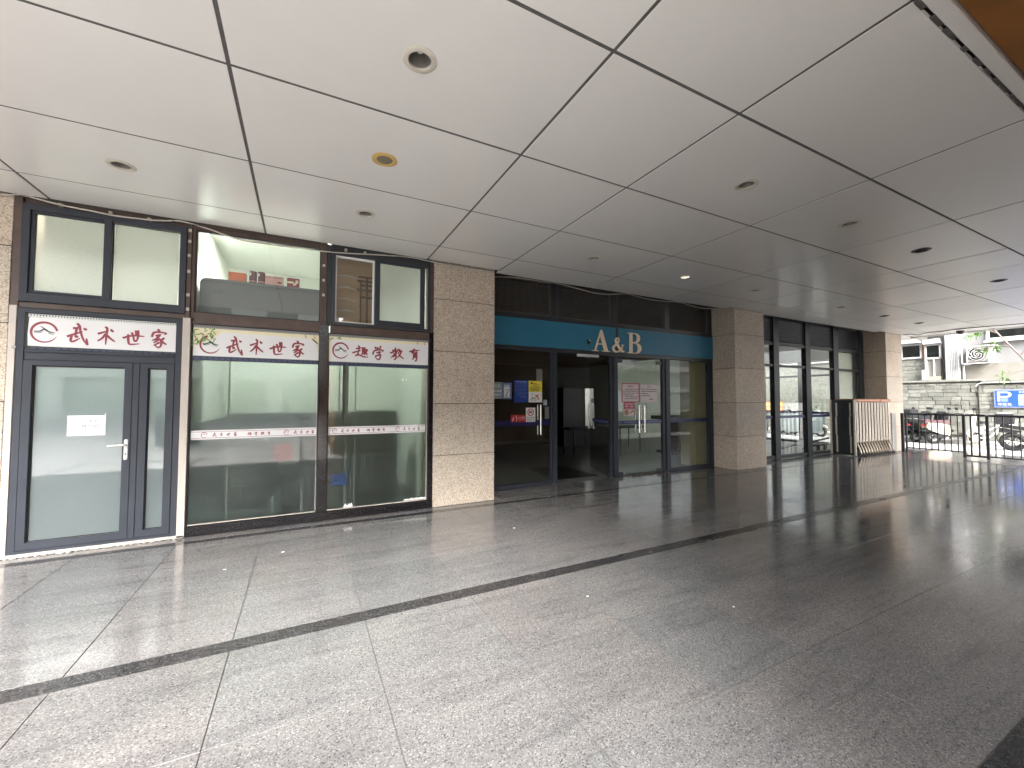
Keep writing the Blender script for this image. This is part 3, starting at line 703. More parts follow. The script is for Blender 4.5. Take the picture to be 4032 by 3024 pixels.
def strip(x0, x1, items, label):
    y = Yf+.019
    t = thing('glass_strip', label, 'sticker', ((x0+x1)/2, y, 1.12), 'lettered sticker strips on the frosted glass')
    bx('band', 'sign_white', t, x0, x1, y-.0012, y+.0006, 1.122, 1.230)
    mb = MB()
    for z in (1.1385, 1.2125): mb.quad((x0, y-.0018, z-.0022), (x1, y-.0018, z-.0022), (x1, y-.0018, z+.0022), (x0, y-.0018, z+.0022))
    mb.build('border_line', 'maroon', t)
    for it, x in items:
        if it == 'o': ring_logo(t, x, y-.0019, 1.175, .30, 'maroon', 'maroon')
        else: mb = MB(); glyph(mb, it, x, y-.002, 1.175, .235, .0125); mb.build('brush_character', 'maroon', t)
strip(-1.158, .186, [('o', -1.03), ('wu', -.93), ('shu', -.86), ('shi', -.79), ('jia', -.72), ('qu', -.575), ('xue', -.505), ('jiao', -.435), ('yu', -.365), ('o', -.17), ('wu', -.07), ('shu', 0), ('shi', .07), ('jia', .135)], 'white sticker strip with small red characters on the left frosted window')
strip(.314, 1.634, [('o', .40), ('wu', .495), ('shu', .565), ('shi', .635), ('jia', .705), ('qu', .83), ('xue', .90), ('jiao', .97), ('yu', 1.04), ('o', 1.235), ('wu', 1.33), ('shu', 1.40), ('shi', 1.47), ('jia', 1.54)], 'white sticker strip with small red characters on the right frosted window')

t = thing('paper_notice', 'white paper notice with two lines of black characters taped to the frosted door', 'notice', (-2.06, Yf, 1.2))
bx('sheet', 'paper', t, -2.212, -1.908, Yf+.012, Yf+.0145, 1.209, 1.424)
mb = MB(); facade_text(mb, '此门不开', -2.055, Yf+.0112, 1.358, .049); facade_text(mb, '勿推勿敲', -2.055, Yf+.0112, 1.303, .049); mb.build('lettering', 'grey_ink', t)
bx('tape', 'sign_white', t, -1.918, -1.908, Yf+.0115, Yf+.014, 1.40, 1.45)
mb = MB()
for x in (1.30, 1.345): mb.prism([(x-.016, 1.875), (x, 1.868), (x+.016, 1.875), (x+.016, 1.905), (x-.016, 1.905)], 'y', Yf+.018, Yf+.0205)
solo(mb.build('window_decal', 'pvc'), 'pair of small white shield decals near the top of the right frosted window', 'sticker')
mb = MB()
for k in range(9): 
    x = 1.33+k*.035+random.uniform(-.01, .01); mb.prism([(x, .14), (x+.05, .142), (x+.045, .16+random.uniform(0, .02)), (x+.01, .158)], 'y', Yf+.017-.0003*k, Yf+.0205)
for k in range(4):
    x = .52+k*.025; mb.prism([(x, .137), (x+.05, .14), (x+.03, .17+random.uniform(0, .03))], 'y', Yf+.017-.0003*k, Yf+.0205)
solo(mb.build('peeling_film', 'pvc', None, kind='stuff'), 'torn pale film peeling at the foot of the right frosted window', 'film')

# ------------------------------------------------------------------ shop interior
def room(name, label, par_m, boxes):
    t = thing(name, label, 'wall', (boxes[0][1], boxes[0][3], 0))
    for nm, x0, x1, y0, y1, z0, z1, m in boxes: bx(nm, m, t, x0, x1, y0, y1, z0, z1)
    return t
room('shop_room', 'bright white shop walls seen through the clear transom window', None, [
    ('back_wall', -3.0, 1.748, 8.6, 8.75, 1.36, 3.9, 'wall_white'), ('back_dado', -3.0, 1.748, 8.57, 8.75, 0, 1.36, 'shop_dado'),
    ('left_wall', -3.1, -2.98, 6.12, 8.75, 1.3, 3.9, 'wall_white'), ('left_dado', -3.1, -2.95, 6.12, 8.75, 0, 1.3, 'shop_dado'),
    ('right_wall', 1.746, 1.90, 6.72, 8.75, 0, 3.9, 'wall_white'), ('shop_ceiling', -3.1, 1.9, 6.12, 8.75, 3.9, 4.0, 'wall_white'),
    ('shop_floor', -3.1, 1.9, 6.1, 8.75, -.1, .004, 'shop_floor'), ('partition', -1.21, -1.17, 6.14, 8.57, 1.3, 3.9, 'wall_white')])
for x, lab in ((-2.1, 'lit lamp inside the shop above the left pair of frosted transom panes'), (-.35, 'lit lamp inside the shop above the grey case')):
    t = thing('ceiling_lamp', lab, 'lamp', (x, 6.56, 3.88), 'lamps inside the shop')
    bx('lamp_housing', 'white_paint', t, x-.62, x+.62,  6.46, 6.66, 3.884, 3.898); bx('lamp_tube', 'lamp_glow' if x > -1 else 'lamp_glow_dim', t, x-.6, x+.6, 6.475, 6.535, 3.872, 3.883)
    bx('glare_baffle', 'white_paint', t, x-.62, x+.62, 6.452, 6.459, 3.768, 3.898)  # added baffle, hides the tube so it throws no glare on the floor
t = thing('loft_shelf', 'shelf behind the shop glass that carries the grey case', 'shelf', (-.4, 6.4, 2.5))
bx('shelf_board', 'wall_white', t, -1.16, .30, 6.13, 6.62, 2.52, 2.56)
t = thing('storage_case', 'large grey case with a rounded corner behind the clear transom window', 'case', (-.4, 6.4, 2.56))
MB().prism([(-1.135, 2.563), (.30, 2.563), (.30, 3.094), (-1.075, 3.094), (-1.115, 3.082), (-1.135, 3.04)], 'y', 6.14, 6.55).build('shell', 'case', t)
bx('lid_line', 'gasket', t, -1.10, .29, 6.134, 6.139, 3.052, 3.056)
def carton(x0, x1, z0, z1, m, label, dy=.10, y=6.16, extra=None):
    t = thing('carton', label, 'box', ((x0+x1)/2, y+dy/2, z0)); bx('box_body', m, t, x0, x1, y, y+dy, z0, z1, .002)
    bx('side_panel', 'pinkbox' if m != 'orange' else 'case', t, x1+.0005, x1+.002, y+.004, y+dy-.004, z0+.004, z1-.004)
    if extra: extra(t, y)
    return t
ZT = 3.096
carton(-.855, -.665, ZT, ZT+.112, 'orange', 'plain orange box on the grey case behind the transom glass')
def tin(x):
    t = thing('tin', 'dark maroon tin with a small white label', 'tin', (x, 6.22, ZT)); r = .043
    MB().lathe([(.001, 0), (r, 0), (r+.001, .006), (r, .012), (r, .15), (r+.001, .154), (r-.004, .162), (.001, .162)], (x, 6.22, ZT), 24).build('can', 'tin', t, smooth=True)
    MB().lathe([(r+.0012, .02), (r+.0012, .034)], (x, 6.22, ZT), 24).build('band', 'pinkbox', t)
    bx('white_label', 'paper', t, x-.035, x-.012, 6.22-r-.0015+.006, 6.22-r+.014, ZT+.10, ZT+.135)
    return t
tin(-.595)['label'] = 'dark maroon tin beside the orange box, left one of the pair'
tin(-.503)['label'] = 'dark maroon tin touching the pink box, right one of the pair'
def pk(t, y):
    mb = MB(); blurred_line(mb, -.36, -.262, ZT+.098, .012, y-.001); blurred_line(mb, -.455, -.39, ZT+.094, .008, y-.001); mb.build('lettering', 'tin', t)
    bx('print_patch', 'tin', t, -.315, -.27, y-.0012, y, ZT+.028, ZT+.05)
carton(-.455, -.247, ZT, ZT+.118, 'pinkbox', 'long pink box between the maroon tins and the dark red box', extra=pk)
def rd(t, y):
    mb = MB(); mb.quad((-.205, y-.001, ZT+.05), (-.13, y-.001, ZT+.05), (-.13, y-.001, ZT+.075), (-.205, y-.001, ZT+.075))
    for a, b in ((-.135, .04), (-.12, .055), (-.105, .07), (-.11, .085)): mb.quad((a, y-.0012, ZT+b-.018), (a+.03, y-.0012, ZT+b-.012), (a+.034, y-.0012, ZT+b+.014), (a+.004, y-.0012, ZT+b+.01))
    mb.build('gold_motif', 'sign_cream', t)
carton(-.208, -.06, ZT, ZT+.122, 'maroon', 'small dark red box with a pale gold motif, rightmost on the grey case', extra=rd)
t = thing('wall_board', 'tan board with a dark wooden lattice seen through the half open transom window', 'panel', (.75, 6.5, 2.56))
bx('board', 'wood_tan', t, .35, .97, 6.42, 6.46, 2.56, 3.86)
mb = MB()
for x in (.745, .835, .93): mb.box(x-.012, x+.012, 6.39, 6.419, 2.60, 3.36 if x < .8 else 3.42)
for z, a, b in ((3.36, .70, 1.0), (3.30, .74, 1.0), (3.23, .69, 1.0), (3.12, .74, 1.0), (3.42, .71, 1.0)): mb.box(a, b, 6.386, 6.4185, z-.011, z+.011)
mb.build('lattice', 'wood_dark', t)
mb = MB()
for k in range(5):
    z = 2.72+k*.17; brush(mb, [(.42, z), (.55, z+.02), (.70, z-.01)], .014, 6.4185-.0002*k, (.2, 1, .2))
mb.build('cloud_print', 'beige', t)
# dim shapes right behind the frosted panes
t = thing('floor_sign', 'blue sign on a thin steel stand behind the right frosted window', 'sign', (.46, 6.12, 0))
bx('sign_face', 'blue_film', t, .36, .577, 6.050, 6.056, .437, .597); MB().tube([(.31, 6.07, .006), (.31, 6.07, .50), (.325, 6.07, .55), (.60, 6.07, .55), (.615, 6.07, .50), (.615, 6.07, .006)], .008, 8).build('stand', 'chrome', t)
t = thing('drain_pipe', 'white and brown vertical pipe behind the right frosted window', 'pipe', (.52, 6.1, 0))
MB().cyl((.545, 6.086, .006), (.545, 6.086, 2.5), .022).build('pipe', 'milk_film', t); bx('pipe_backing', 'brown', t, .495, .526, 6.09, 6.12, .006, 2.49)
MB().cyl((.455, 6.12, .006), (.455, 6.12, 2.5), .008).build('thin_pipe', 'pvc', t)
t = thing('red_packet', 'red square packet on a pale bag, blurred behind the left frosted window', 'packet', (-.2, 6.12, .8))
bx('packet', 'red_film', t, -.30, -.105, 6.050, 6.056, .815, 1.025, .004); bx('bag', 'milk_film', t, -.25, -.02, 6.060, 6.085, .75, 1.01, .01)
bx('stand_leg', 'milk_film', t, -.33, -.30, 6.10, 6.12, .006, .35); bx('stand_leg', 'milk_film', t, .0, .03, 6.10, 6.12, .006, .42); bx('stand_back', 'shop_dado', t, -.02, .16, 6.125, 6.15, .35, 1.35)
for (x, lab) in ((-.80, 'thin pale vertical strip behind the left frosted window'), (.66, 'thin pale vertical strip behind the right frosted window')):
    t = thing('partition_post', lab, 'post', (x, 6.08, 0)); bx('post', 'milk_film', t, x-.008, x+.008, 6.075, 6.085, .006, 2.5); bx('cross_bar', 'milk_film', t, x-.33, x-.009, 6.076, 6.084, 1.045, 1.055)

for (x0, x1, y0, h, lab) in ((-1.02, -.45, 7.2, 1.02, 'low dark cabinet blurred behind the left frosted window'), (.78, 1.35, 6.9, 1.42, 'dark upright shape blurred behind the right frosted window'), (-.25, .15, 6.8, .78, 'low dark chair shape blurred behind the left frosted window near the black post')):
    t = thing('cabinet', lab, 'cabinet', ((x0+x1)/2, y0, 0)); bx('body', 'shop_dado', t, x0, x1, y0, y0+.45, .08, h, .01); bx('base', 'black', t, x0+.02, x1-.02, y0+.02, y0+.43, .006, .079); bx('door', 'case', t, x0+.03, (x0+x1)/2-.01, y0-.012, y0-.001, .12, h-.05, .003)
# =================================================================== ENTRANCE (bay between column 1 and 2)
M['louver'] = std('louver_slat', (.085, .076, .070), .5, var=.15)
def louver_set(par, x0, x1, z0, z1, n, y, m='louver'):
    lp = frame4('louver_panel', m, par, x0, x1, z0, z1, .03, y, y+.06, .002)
    mb = MB(); ex = (z1-z0-.06)/n
    w_, hh = x1-x0-.062, ex*.98
    me = bpy.data.meshes.new('slat'); b = MB(); b.prism([(0, 0), (.038, hh*.9), (.043, hh*.82), (.006, -.01)], 'x', -w_/2, w_/2)
    bmesh.ops.recalc_face_normals(b.bm, faces=b.bm.faces); b.bm.to_mesh(me); b.bm.free(); me.materials.append(M[m])
    off = basis(lp)
    for k in range(n): inst(me, 'slat', lp, Vector(((x0+x1)/2, y+.006, z0+.032+k*ex))-off)
ent = thing('entrance_front', 'dark grey metal entrance frame with louvres on top and glass below', 'shopfront', (5.9, E, 0))
for (x0, x1) in ((3.02, 4.222), (4.353, 5.700), (5.859, 7.225), (7.374, 8.69)): louver_set(ent, x0, x1, 3.185, 3.84, 16, E+.02)
bx('louver_backing', 'gasket', ent, 2.76, 8.82, E+.10, E+.13, 3.13, 3.86)
for (x0, x1) in ((2.76, 3.018), (4.224, 4.351), (5.702, 5.857), (7.227, 7.372), (8.692, 8.82)): bx('mullion', 'alu_dark', ent, x0, x1, E+.004, E+.10, 3.104, 3.86, .003)
for (x0, x1, z0, z1, nm) in ((2.76, 8.82, 3.105, 3.184, 'transom'), (2.76, 8.82, 2.51, 2.588, 'transom')):
    bx(nm, 'alu_dark', ent, x0, x1, E-.002, E+.10, z0, z1, .003)
for (x0, x1, z0) in ((4.228, 4.345, .006), (5.682, 5.852, .006), (7.170, 7.370, .006), (8.680, 8.815, .006)):
    bx('mullion', 'alu', ent, x0, x0+(x1-x0)*.38, E+.02, E+.10, z0, 2.509, .003); bx('mullion', 'alu', ent, x0+(x1-x0)*.39, x1, E-.006, E+.10, z0, 2.509, .004)
bx('bottom_rail', 'alu', ent, 2.78, 4.226, E-.004, E+.10, .006, .078, .003); bx('bottom_rail', 'alu', ent, 7.372, 8.678, E-.004, E+.10, .006, .075, .003)
pane('glass_dark', ent, 2.76, 4.226, .08, 2.509, E+.05, .010); pane('glass_dark', ent, 7.372, 8.678, .077, 2.509, E+.05, .010)
fas = thing('fascia_sign', 'teal fascia board with champagne A and B letters over the glass entrance', 'sign', (5.8, E, 2.6))
bx('teal_panel', 'teal', fas, 2.76, 5.795, E-.02, E+.02, 2.590, 3.098, .002)
bx('teal_panel', 'teal', fas, 5.868, 8.82, E-.016, E+.02, 2.590, 3.102, .002)
bx('panel_gap_strip', 'brown', fas, 5.797, 5.866, E-.004, E+.02, 2.590, 3.10)
# hole broken in the panel
MB().prism([(5.045, 2.80), (5.085, 2.81), (5.10, 2.78), (5.14, 2.765), (5.135, 2.735), (5.10, 2.725), (5.095, 2.70), (5.055, 2.71), (5.04, 2.75)], 'y', E-.0235, E-.0205).build('broken_hole', 'gasket', fas)
MB().prism([(5.088, 2.812), (5.105, 2.784), (5.142, 2.768), (5.148, 2.772), (5.108, 2.792), (5.096, 2.814)], 'y', E-.0255, E-.0205).build('broken_edge', 'sign_white', fas)
def serif_letter(pieces, name):
    mb = MB()
    for i, p in enumerate(pieces): mb.prism(p, 'y', E-.052-.0004*i, E-.021+.0002*i)
    return mb.build(name, 'gold_letter', fas)
def arc(cx, cz, rx, rz, a0, a1, n=14): return [(cx+rx*math.cos(math.radians(a0+(a1-a0)*k/n)), cz+rz*math.sin(math.radians(a0+(a1-a0)*k/n))) for k in range(n+1)]
ax, az, aw, ah = 5.161, 2.583, .442, .44
A_ = lambda *p: [(ax+u*aw, az+v*ah) for u, v in p]
serif_letter([A_((.50, 1), (.555, 1), (.90, .03), (.70, .03), (.455, .79)), A_((.455, .90), (.50, 1), (.505, .90), (.205, .03), (.135, .03)), A_((.245, .36), (.66, .36), (.675, .315), (.23, .315)),
              A_((0, 0), (.34, 0), (.34, .035), (0, .035)), A_((.58, 0), (1.0, 0), (1.0, .035), (.58, .035))], 'letter')
bx0, bz0, bw, bh = 6.10, 2.585, .375, .435
B_ = lambda pts: [(bx0+u*bw, bz0+v*bh) for u, v in pts]
serif_letter([B_([(.14, .0), (.33, .0), (.33, 1), (.14, 1)]), B_([(0, 0), (.14, 0), (.14, .035), (0, .035)]), B_([(0, .965), (.14, .965), (.14, 1), (0, 1)]),
              B_([(.33, 1), (.55, 1)]+arc(.55, .765, .36, .235, 90, -90)+[(.33, .53), (.33, .565)]+[(.50, .565)]+arc(.50, .765, .20, .20, -90, 90)+[(.33, .965)]),
              B_([(.33, .53), (.58, .53)]+arc(.58, .265, .42, .265, 90, -90)+[(.33, 0), (.33, .035), (.54, .035)]+arc(.54, .265, .23, .23, -90, 90)+[(.33, .495)])], 'letter')
# ampersand as a pen path
mb = MB(); amp = [(5.965, 2.745), (5.93, 2.66), (5.86, 2.615), (5.785, 2.595), (5.715, 2.625), (5.705, 2.685), (5.765, 2.74), (5.835, 2.795), (5.85, 2.855), (5.815, 2.885), (5.778, 2.865), (5.772, 2.82), (5.80, 2.76), (5.86, 2.69), (5.93, 2.62), (5.985, 2.605)]
L = smooth_line(amp, 6); ap = None; wds = (.3, .5, .7, .9, 1.1, 1.2, .9, .6, .8, .7, .7, 1.0, 1.3, 1.4, 1.2, .6)
for i, p in enumerate(L):
    d = (L[min(i+1, len(L)-1)]-L[max(i-1, 0)]).normalized(); q = Vector((-d.y, d.x, 0)); u = i/(len(L)-1)*15; k = min(int(u), 14)
    ww = .018*(wds[k]+(wds[k+1]-wds[k])*(u-k)); yy = E-.050-.0001*i
    cur = [mb.bm.verts.new((*(c.x, yf, c.y),)) for c, yf in ((p+q*ww, yy), (p-q*ww, yy), (p-q*ww, E-.021), (p+q*ww, E-.021))]
    if ap:
        for k2 in range(4): mb.bm.faces.new((ap[k2], ap[(k2+1) % 4], cur[(k2+1) % 4], cur[k2]))
    ap = cur
mb.box(5.93, 5.99, E-.053, E-.021, 2.742, 2.752)
mb.build('ampersand', 'gold_letter', fas)

# glass doors
def pull(par, x, y, z0, z1, rad=.015, back=True):
    for s_ in ((-1, 1) if back else (-1,)):
        yy = y+.005+s_*.055
        MB().cyl((x, yy, z0), (x, yy, z1), rad, n=14).build('pull_handle', 'chrome', par, smooth=True)
    for z in (z0+.1, z1-.1): MB().cyl((x, y-.05, z), (x, y+.06, z), .007, n=8).build('handle_bolt', 'chrome', par)
def company_strip(par, x0, x1, z0, z1, y, logo=True):
    bx('blue_strip', 'strip_blue', par, x0, x1, y-.0015, y-.0004, z0, z1)
    mb = MB(); h = z1-z0
    if logo:
        for sg in (1, -1): brush(mb, [(x0+.03, (z0+z1)/2), (x0+.11, (z0+z1)/2+sg*h*.32)], .007, y-.0022)
        brush(mb, [(x0+.10, (z0+z1)/2), (x0+.15, (z0+z1)/2)], .006, y-.0024)
    blurred_line(mb, x0+.20, x1-.03, (z0+z1)/2, h*.46, y-.0022, .25); mb.build('strip_lettering', 'blue_pale', par)
def glass_door(x0, x1, label, hx, z0=.02, z1=2.46):
    t = thing('glass_door', label, 'door', (x0, E+.05, 0), 'frameless glass doors of the entrance')
    pane('glass_dark', t, x0, x1, z0, z1, E+.05, .012)
    for z in (z0, z1-.07): bx('patch_fitting', 'alu_dark', t, (x1-.16 if hx < (x0+x1)/2 else x0+.002), (x1-.002 if hx < (x0+x1)/2 else x0+.16), E+.042, E+.07, z-.002, z+.072, .003)
    pull(t, hx, E+.05, .90, 1.48)
    company_strip(t, x0+.004, x1-.004, 1.085, 1.16, E+.049)
    return t
glass_door(5.858, 6.500, 'left leaf of the closed glass double door, red framed notice on it', 6.44)
glass_door(6.512, 7.164, 'right leaf of the closed glass double door, white notice on it', 6.60)
# open leaf hinged at the right jamb and swung inward
od = thing('glass_door', 'glass door leaf standing open into the dark lobby, steel pull handles', 'door', (5.665, E+.06, 0), 'frameless glass doors of the entrance', rz=math.radians(-20))
MB().box(-.006, .006, 0, 1.28, .02, 2.46).build('pane', 'glass_dark', od, local=True)
for z in (.02, 2.39): MB().box(-.014, .014, .002, .16, z-.002, z+.072, .003).build('patch_fitting', 'alu_dark', od, local=True)
for sx in (-.06, .06):
    MB().cyl((sx, 1.18, .92), (sx, 1.18, 1.50), .014, n=14).build('pull_handle', 'chrome', od, local=True, smooth=True)
for z in (1.02, 1.40): MB().cyl((-.06, 1.18, z), (.06, 1.18, z), .007, n=8).build('handle_bolt', 'chrome', od, local=True)
MB().box(-.0085, -.007, .02, 1.08, 1.10, 1.175).build('blue_strip', 'strip_blue', od, local=True)
MB().box(.007, .0085, .02, 1.08, 1.10, 1.175).build('blue_strip', 'strip_blue', od, local=True)
mb = MB(); blurred_line(mb, .06, .95, 1.137, .04, -.0092, .25, 'x'); blurred_line(mb, .06, .95, 1.137, .04, .0092, .25, 'x'); mb.build('strip_lettering', 'blue_pale', od, local=True)
MB().box(-.0085, -.007, 1.00, 1.15, 1.53, 1.63).build('sticker', 'grey_poster', od, local=True)
t = thing('door_closer', 'pale box of a door closer under the entrance head rail', 'door closer', (5.06, E-.04, 2.47))
bx('closer_body', 'pvc', t, 4.80, 5.32, E-.05, E-.004, 2.452, 2.505, .005)
MB().tube([(5.0, E-.03, 2.448), (5.0, E-.03, 2.43), (5.08, E-.03, 2.43)], .010).build('closer_arm', 'chrome', t)

# posters on the fixed left pane
yP = E+.048
def poster(x0, x1, z0, z1, m, label, y=yP, cat='poster', name='poster'):
    t = thing(name, label, cat, ((x0+x1)/2, y, z0)); bx('sheet', m, t, x0, x1, y-.0025, y-.0005, z0, z1); return t
# fixed left pane also carries pull handles of the second leaf and the strip
bx('blue_strip', 'strip_blue', ent, 2.80, 4.224, E+.0475, E+.0492, 1.120, 1.218)
pull(ent, 3.98, E+.05, .945, 1.505)
t = poster(2.90, 3.20, 1.617, 1.915, 'grey_poster', 'grey green poster at the left end of the entrance glass, partly behind the column')
mb = MB(); facade_text(mb, '共享', 3.10, yP-.0032, 1.84, .07); blurred_line(mb, 3.02, 3.19, 1.755, .03, yP-.0032); blurred_line(mb, 3.02, 3.17, 1.69, .02, yP-.0032); mb.build('faded_print', 'paper', t)
t = poster(3.202, 3.389, 1.612, 1.905, 'blue_pale', 'purple blue poster with a white card showing a scooter picture')
bx('white_card', 'paper', t, 3.235, 3.352, yP-.0032, yP-.0026, 1.642, 1.84)
mb = MB(); mb.quad((3.235, yP-.0032, 1.853), (3.352, yP-.0032, 1.853), (3.352, yP-.0032, 1.868), (3.235, yP-.0032, 1.868)); mb.build('headline', 'paper', t)
mb = MB(); brush(mb, [(3.27, 1.67), (3.30, 1.72), (3.325, 1.77), (3.33, 1.80)], .008, yP-.0038); brush(mb, [(3.26, 1.79), (3.30, 1.78)], .006, yP-.004); brush(mb, [(3.25, 1.665), (3.335, 1.67)], .006, yP-.0042); mb.build('scooter_picture', 'bark', t)
t = poster(3.441, 3.733, 1.552, 1.960, 'blue_print', 'deep blue notice covered in fine print, left of the yellow one')
mb = MB(); mb.quad((3.47, yP-.0032, 1.925), (3.71, yP-.0032, 1.922), (3.71, yP-.0032, 1.934), (3.47, yP-.0032, 1.937)); mb.build('headline', 'sign_pale', t)
mb = MB()
for k in range(11): blurred_line(mb, 3.46+(.02 if k > 5 else 0)+(.08 if k > 8 else 0), 3.715-.03*(k % 3 == 2), 1.895-k*.026, .009, yP-.0032, .3)
mb.build('fine_print', 'blue_pale', t)
t = poster(3.745, 4.036, 1.551, 1.955, 'yellow', 'yellow and white poster with a bike picture on the left entrance pane')
bx('white_half', 'paper', t, 3.745, 4.036, yP-.0034, yP-.0026, 1.551, 1.745)
mb = MB()
for z, a, b in ((1.84, 3.79, 3.99), (1.817, 3.765, 4.0), (1.793, 3.765, 3.98), (1.768, 3.785, 3.975), (1.90, 3.84, 3.92), (1.876, 3.845, 3.975)): blurred_line(mb, a, b, z, .013, yP-.0034, .2)
mb.prism([(3.812+.022*math.cos(k*.4488), 1.908+.022*math.sin(k*.4488)) for k in range(14)], 'y', yP-.0036, yP-.0030); mb.build('lettering', 'ink', t)
mb = MB()
for cx in (3.805, 3.89): mb.torus((cx, yP-.004, 1.60), .020, .004, 'y', 16, 5)
brush(mb, [(3.805, 1.60), (3.82, 1.66), (3.825, 1.71)], .005, yP-.0042); brush(mb, [(3.82, 1.625), (3.86, 1.63), (3.90, 1.66)], .009, yP-.0044); brush(mb, [(3.885, 1.68), (3.92, 1.69)], .008, yP-.0046); brush(mb, [(3.80, 1.715), (3.85, 1.71)], .004, yP-.0048)
mb.build('bike_picture', 'bark', t)
mb = MB(); brush(mb, [(3.90, 1.69), (3.945, 1.64), (3.97, 1.59)], .016, yP-.0040); brush(mb, [(3.93, 1.68), (3.98, 1.69)], .01, yP-.0042); mb.build('orange_picture', 'orange', t)
t = poster(3.915, 4.045, 1.958, 2.18, 'frost_top', 'pale translucent sheet stuck above the yellow poster', cat='sheet', name='sheet_sticker')
t = poster(3.686, 3.886, 1.189, 1.453, 'paper', 'white sign with a red no dogs circle and two lines of black characters', cat='sign', name='no_dogs_sign', y=yP-.004)
mb = MB(); mb.torus((3.786, yP-.0068, 1.368), .060, .008, 'y', 30, 6); mb.build('red_circle', 'crimson', t)
mb = MB(); y_ = yP-.0072
brush(mb, [(3.745, 1.412), (3.825, 1.325)], .006, y_); mb.build('red_bar', 'crimson', t)
mb = MB(); brush(mb, [(3.762, 1.365), (3.785, 1.372), (3.805, 1.378)], .011, y_-.0004, (1, .8, 1)); brush(mb, [(3.803, 1.378), (3.812, 1.395), (3.820, 1.398)], .008, y_-.0006); brush(mb, [(3.765, 1.365), (3.757, 1.335)], .006, y_-.0008); brush(mb, [(3.802, 1.37), (3.812, 1.338)], .006, y_-.001); brush(mb, [(3.763, 1.372), (3.750, 1.395)], .004, y_-.0012)
mb.build('dog_picture', 'ink', t)
mb = MB(); facade_text(mb, '禁止携带', 3.786, yP-.0068, 1.262, .041, 1.0); facade_text(mb, '宠物入内', 3.786, yP-.0068, 1.218, .041, 1.0); mb.build('lettering', 'ink', t)
t = poster(3.376, 3.686, 1.194, 1.322, 'red', 'red caution sticker beside the no dogs sign, white figure and characters', cat='sticker', name='caution_sticker')
mb = MB(); facade_text(mb, '小心玻璃', 3.592, yP-.0032, 1.268, .040, .95); brush(mb, [(3.472, 1.315), (3.492, 1.26), (3.492, 1.198)], .006, yP-.0032); blurred_line(mb, 3.53, 3.67, 1.232, .005, yP-.0032)
brush(mb, [(3.40, 1.245), (3.425, 1.255), (3.452, 1.262)], .005, yP-.0034); brush(mb, [(3.425, 1.255), (3.418, 1.225), (3.412, 1.20)], .006, yP-.0036); brush(mb, [(3.428, 1.285), (3.430, 1.272)], .007, yP-.0038); mb.build('white_print', 'paper', t)
t = poster(4.06, 4.145, 1.49, 1.60, 'grey_poster', 'small grey sticker above the pull handle', cat='sticker', name='small_sticker')
t = poster(4.10, 4.19, 1.24, 1.47, 'frost_top', 'small pale green sheet beside the pull handle', cat='sticker', name='small_sticker')
# notices on the double door
t = poster(6.003, 6.497, 1.549, 1.955, 'crimson', 'white notice with a thick dark red border and red heading', cat='notice', name='framed_notice')
bx('white_sheet', 'paper_pink', t, 6.018, 6.468, yP-.0034, yP-.0026, 1.565, 1.938)
mb = MB(); facade_text(mb, '温馨提示', 6.245, yP-.004, 1.885, .056, .95); mb.build('heading', 'red', t)
mb = MB()
for k, (a, b) in enumerate(((6.08, 6.455), (6.04, 6.455), (6.04, 6.455), (6.03, 6.33), (6.08, 6.44), (6.08, 6.43))): blurred_line(mb, a, b, 1.825-k*.040, .016, yP-.004, .2)
mb.build('lettering', 'maroon_plastic', t)
t = poster(6.53, 7.018, 1.548, 1.935, 'paper_pink', 'plain whitish notice with grey lines beside the red bordered one', cat='notice', name='paper_notice')
mb = MB(); facade_text(mb, '通 知', 6.775, yP-.0032, 1.885, .050)
for z, a, b in ((1.832, 6.55, 7.0), (1.785, 6.55, 7.0), (1.738, 6.55, 6.75), (1.69, 6.55, 6.80), (1.615, 6.78, 6.90)): blurred_line(mb, a, b, z, .020, yP-.0032, .2)
mb.build('lettering', 'maroon_plastic', t)
t = poster(6.055, 6.348, 1.400, 1.548, 'crimson', 'crimson and white safety notice with round pictures below the framed notice', cat='notice', name='safety_notice')
bx('white_part', 'paper_pink', t, 6.055, 6.348, yP-.0025, yP-.0005, 1.262, 1.398)
mb = MB(); blurred_line(mb, 6.08, 6.325, 1.512, .026, yP-.0032, .15); blurred_line(mb, 6.08, 6.17, 1.465, .03, yP-.0032, .15); blurred_line(mb, 6.22, 6.31, 1.465, .03, yP-.0032, .15); blurred_line(mb, 6.08, 6.325, 1.424, .012, yP-.0032, .15); mb.build('lettering', 'paper_pink', t)
mb = MB(); mb.prism([(6.125+.062*math.cos(k*.314), 1.330+.062*math.sin(k*.314)) for k in range(20)], 'y', yP-.0034, yP-.0026); mb.build('round_picture', 'wood_orange', t)
mb = MB(); brush(mb, [(6.22, 1.31), (6.27, 1.35), (6.31, 1.36), (6.335, 1.31)], .018, yP-.0034); mb.build('hand_picture', 'copper', t)
mb = MB(); brush(mb, [(6.10, 1.35), (6.125, 1.33), (6.15, 1.305)], .012, yP-.0040); brush(mb, [(6.15, 1.35), (6.10, 1.31)], .010, yP-.0042); mb.build('dark_marks', 'bark', t)
bx('blue_strip', 'strip_blue', ent, 7.376, 8.676, E+.0475, E+.0492, 1.09, 1.165)
# crumbs of a worn rubber mat along the sill
mb = MB()
for k in range(24): x = 6.2+k*.042; mb.box(x, x+random.uniform(.02, .06), E-.06-random.uniform(0, .03), E-.02, .002, .008+random.uniform(0, .014))
solo(mb.build('sill_debris', 'brown', None, kind='stuff'), 'brown crumbs along the sill of the closed double door', 'debris')

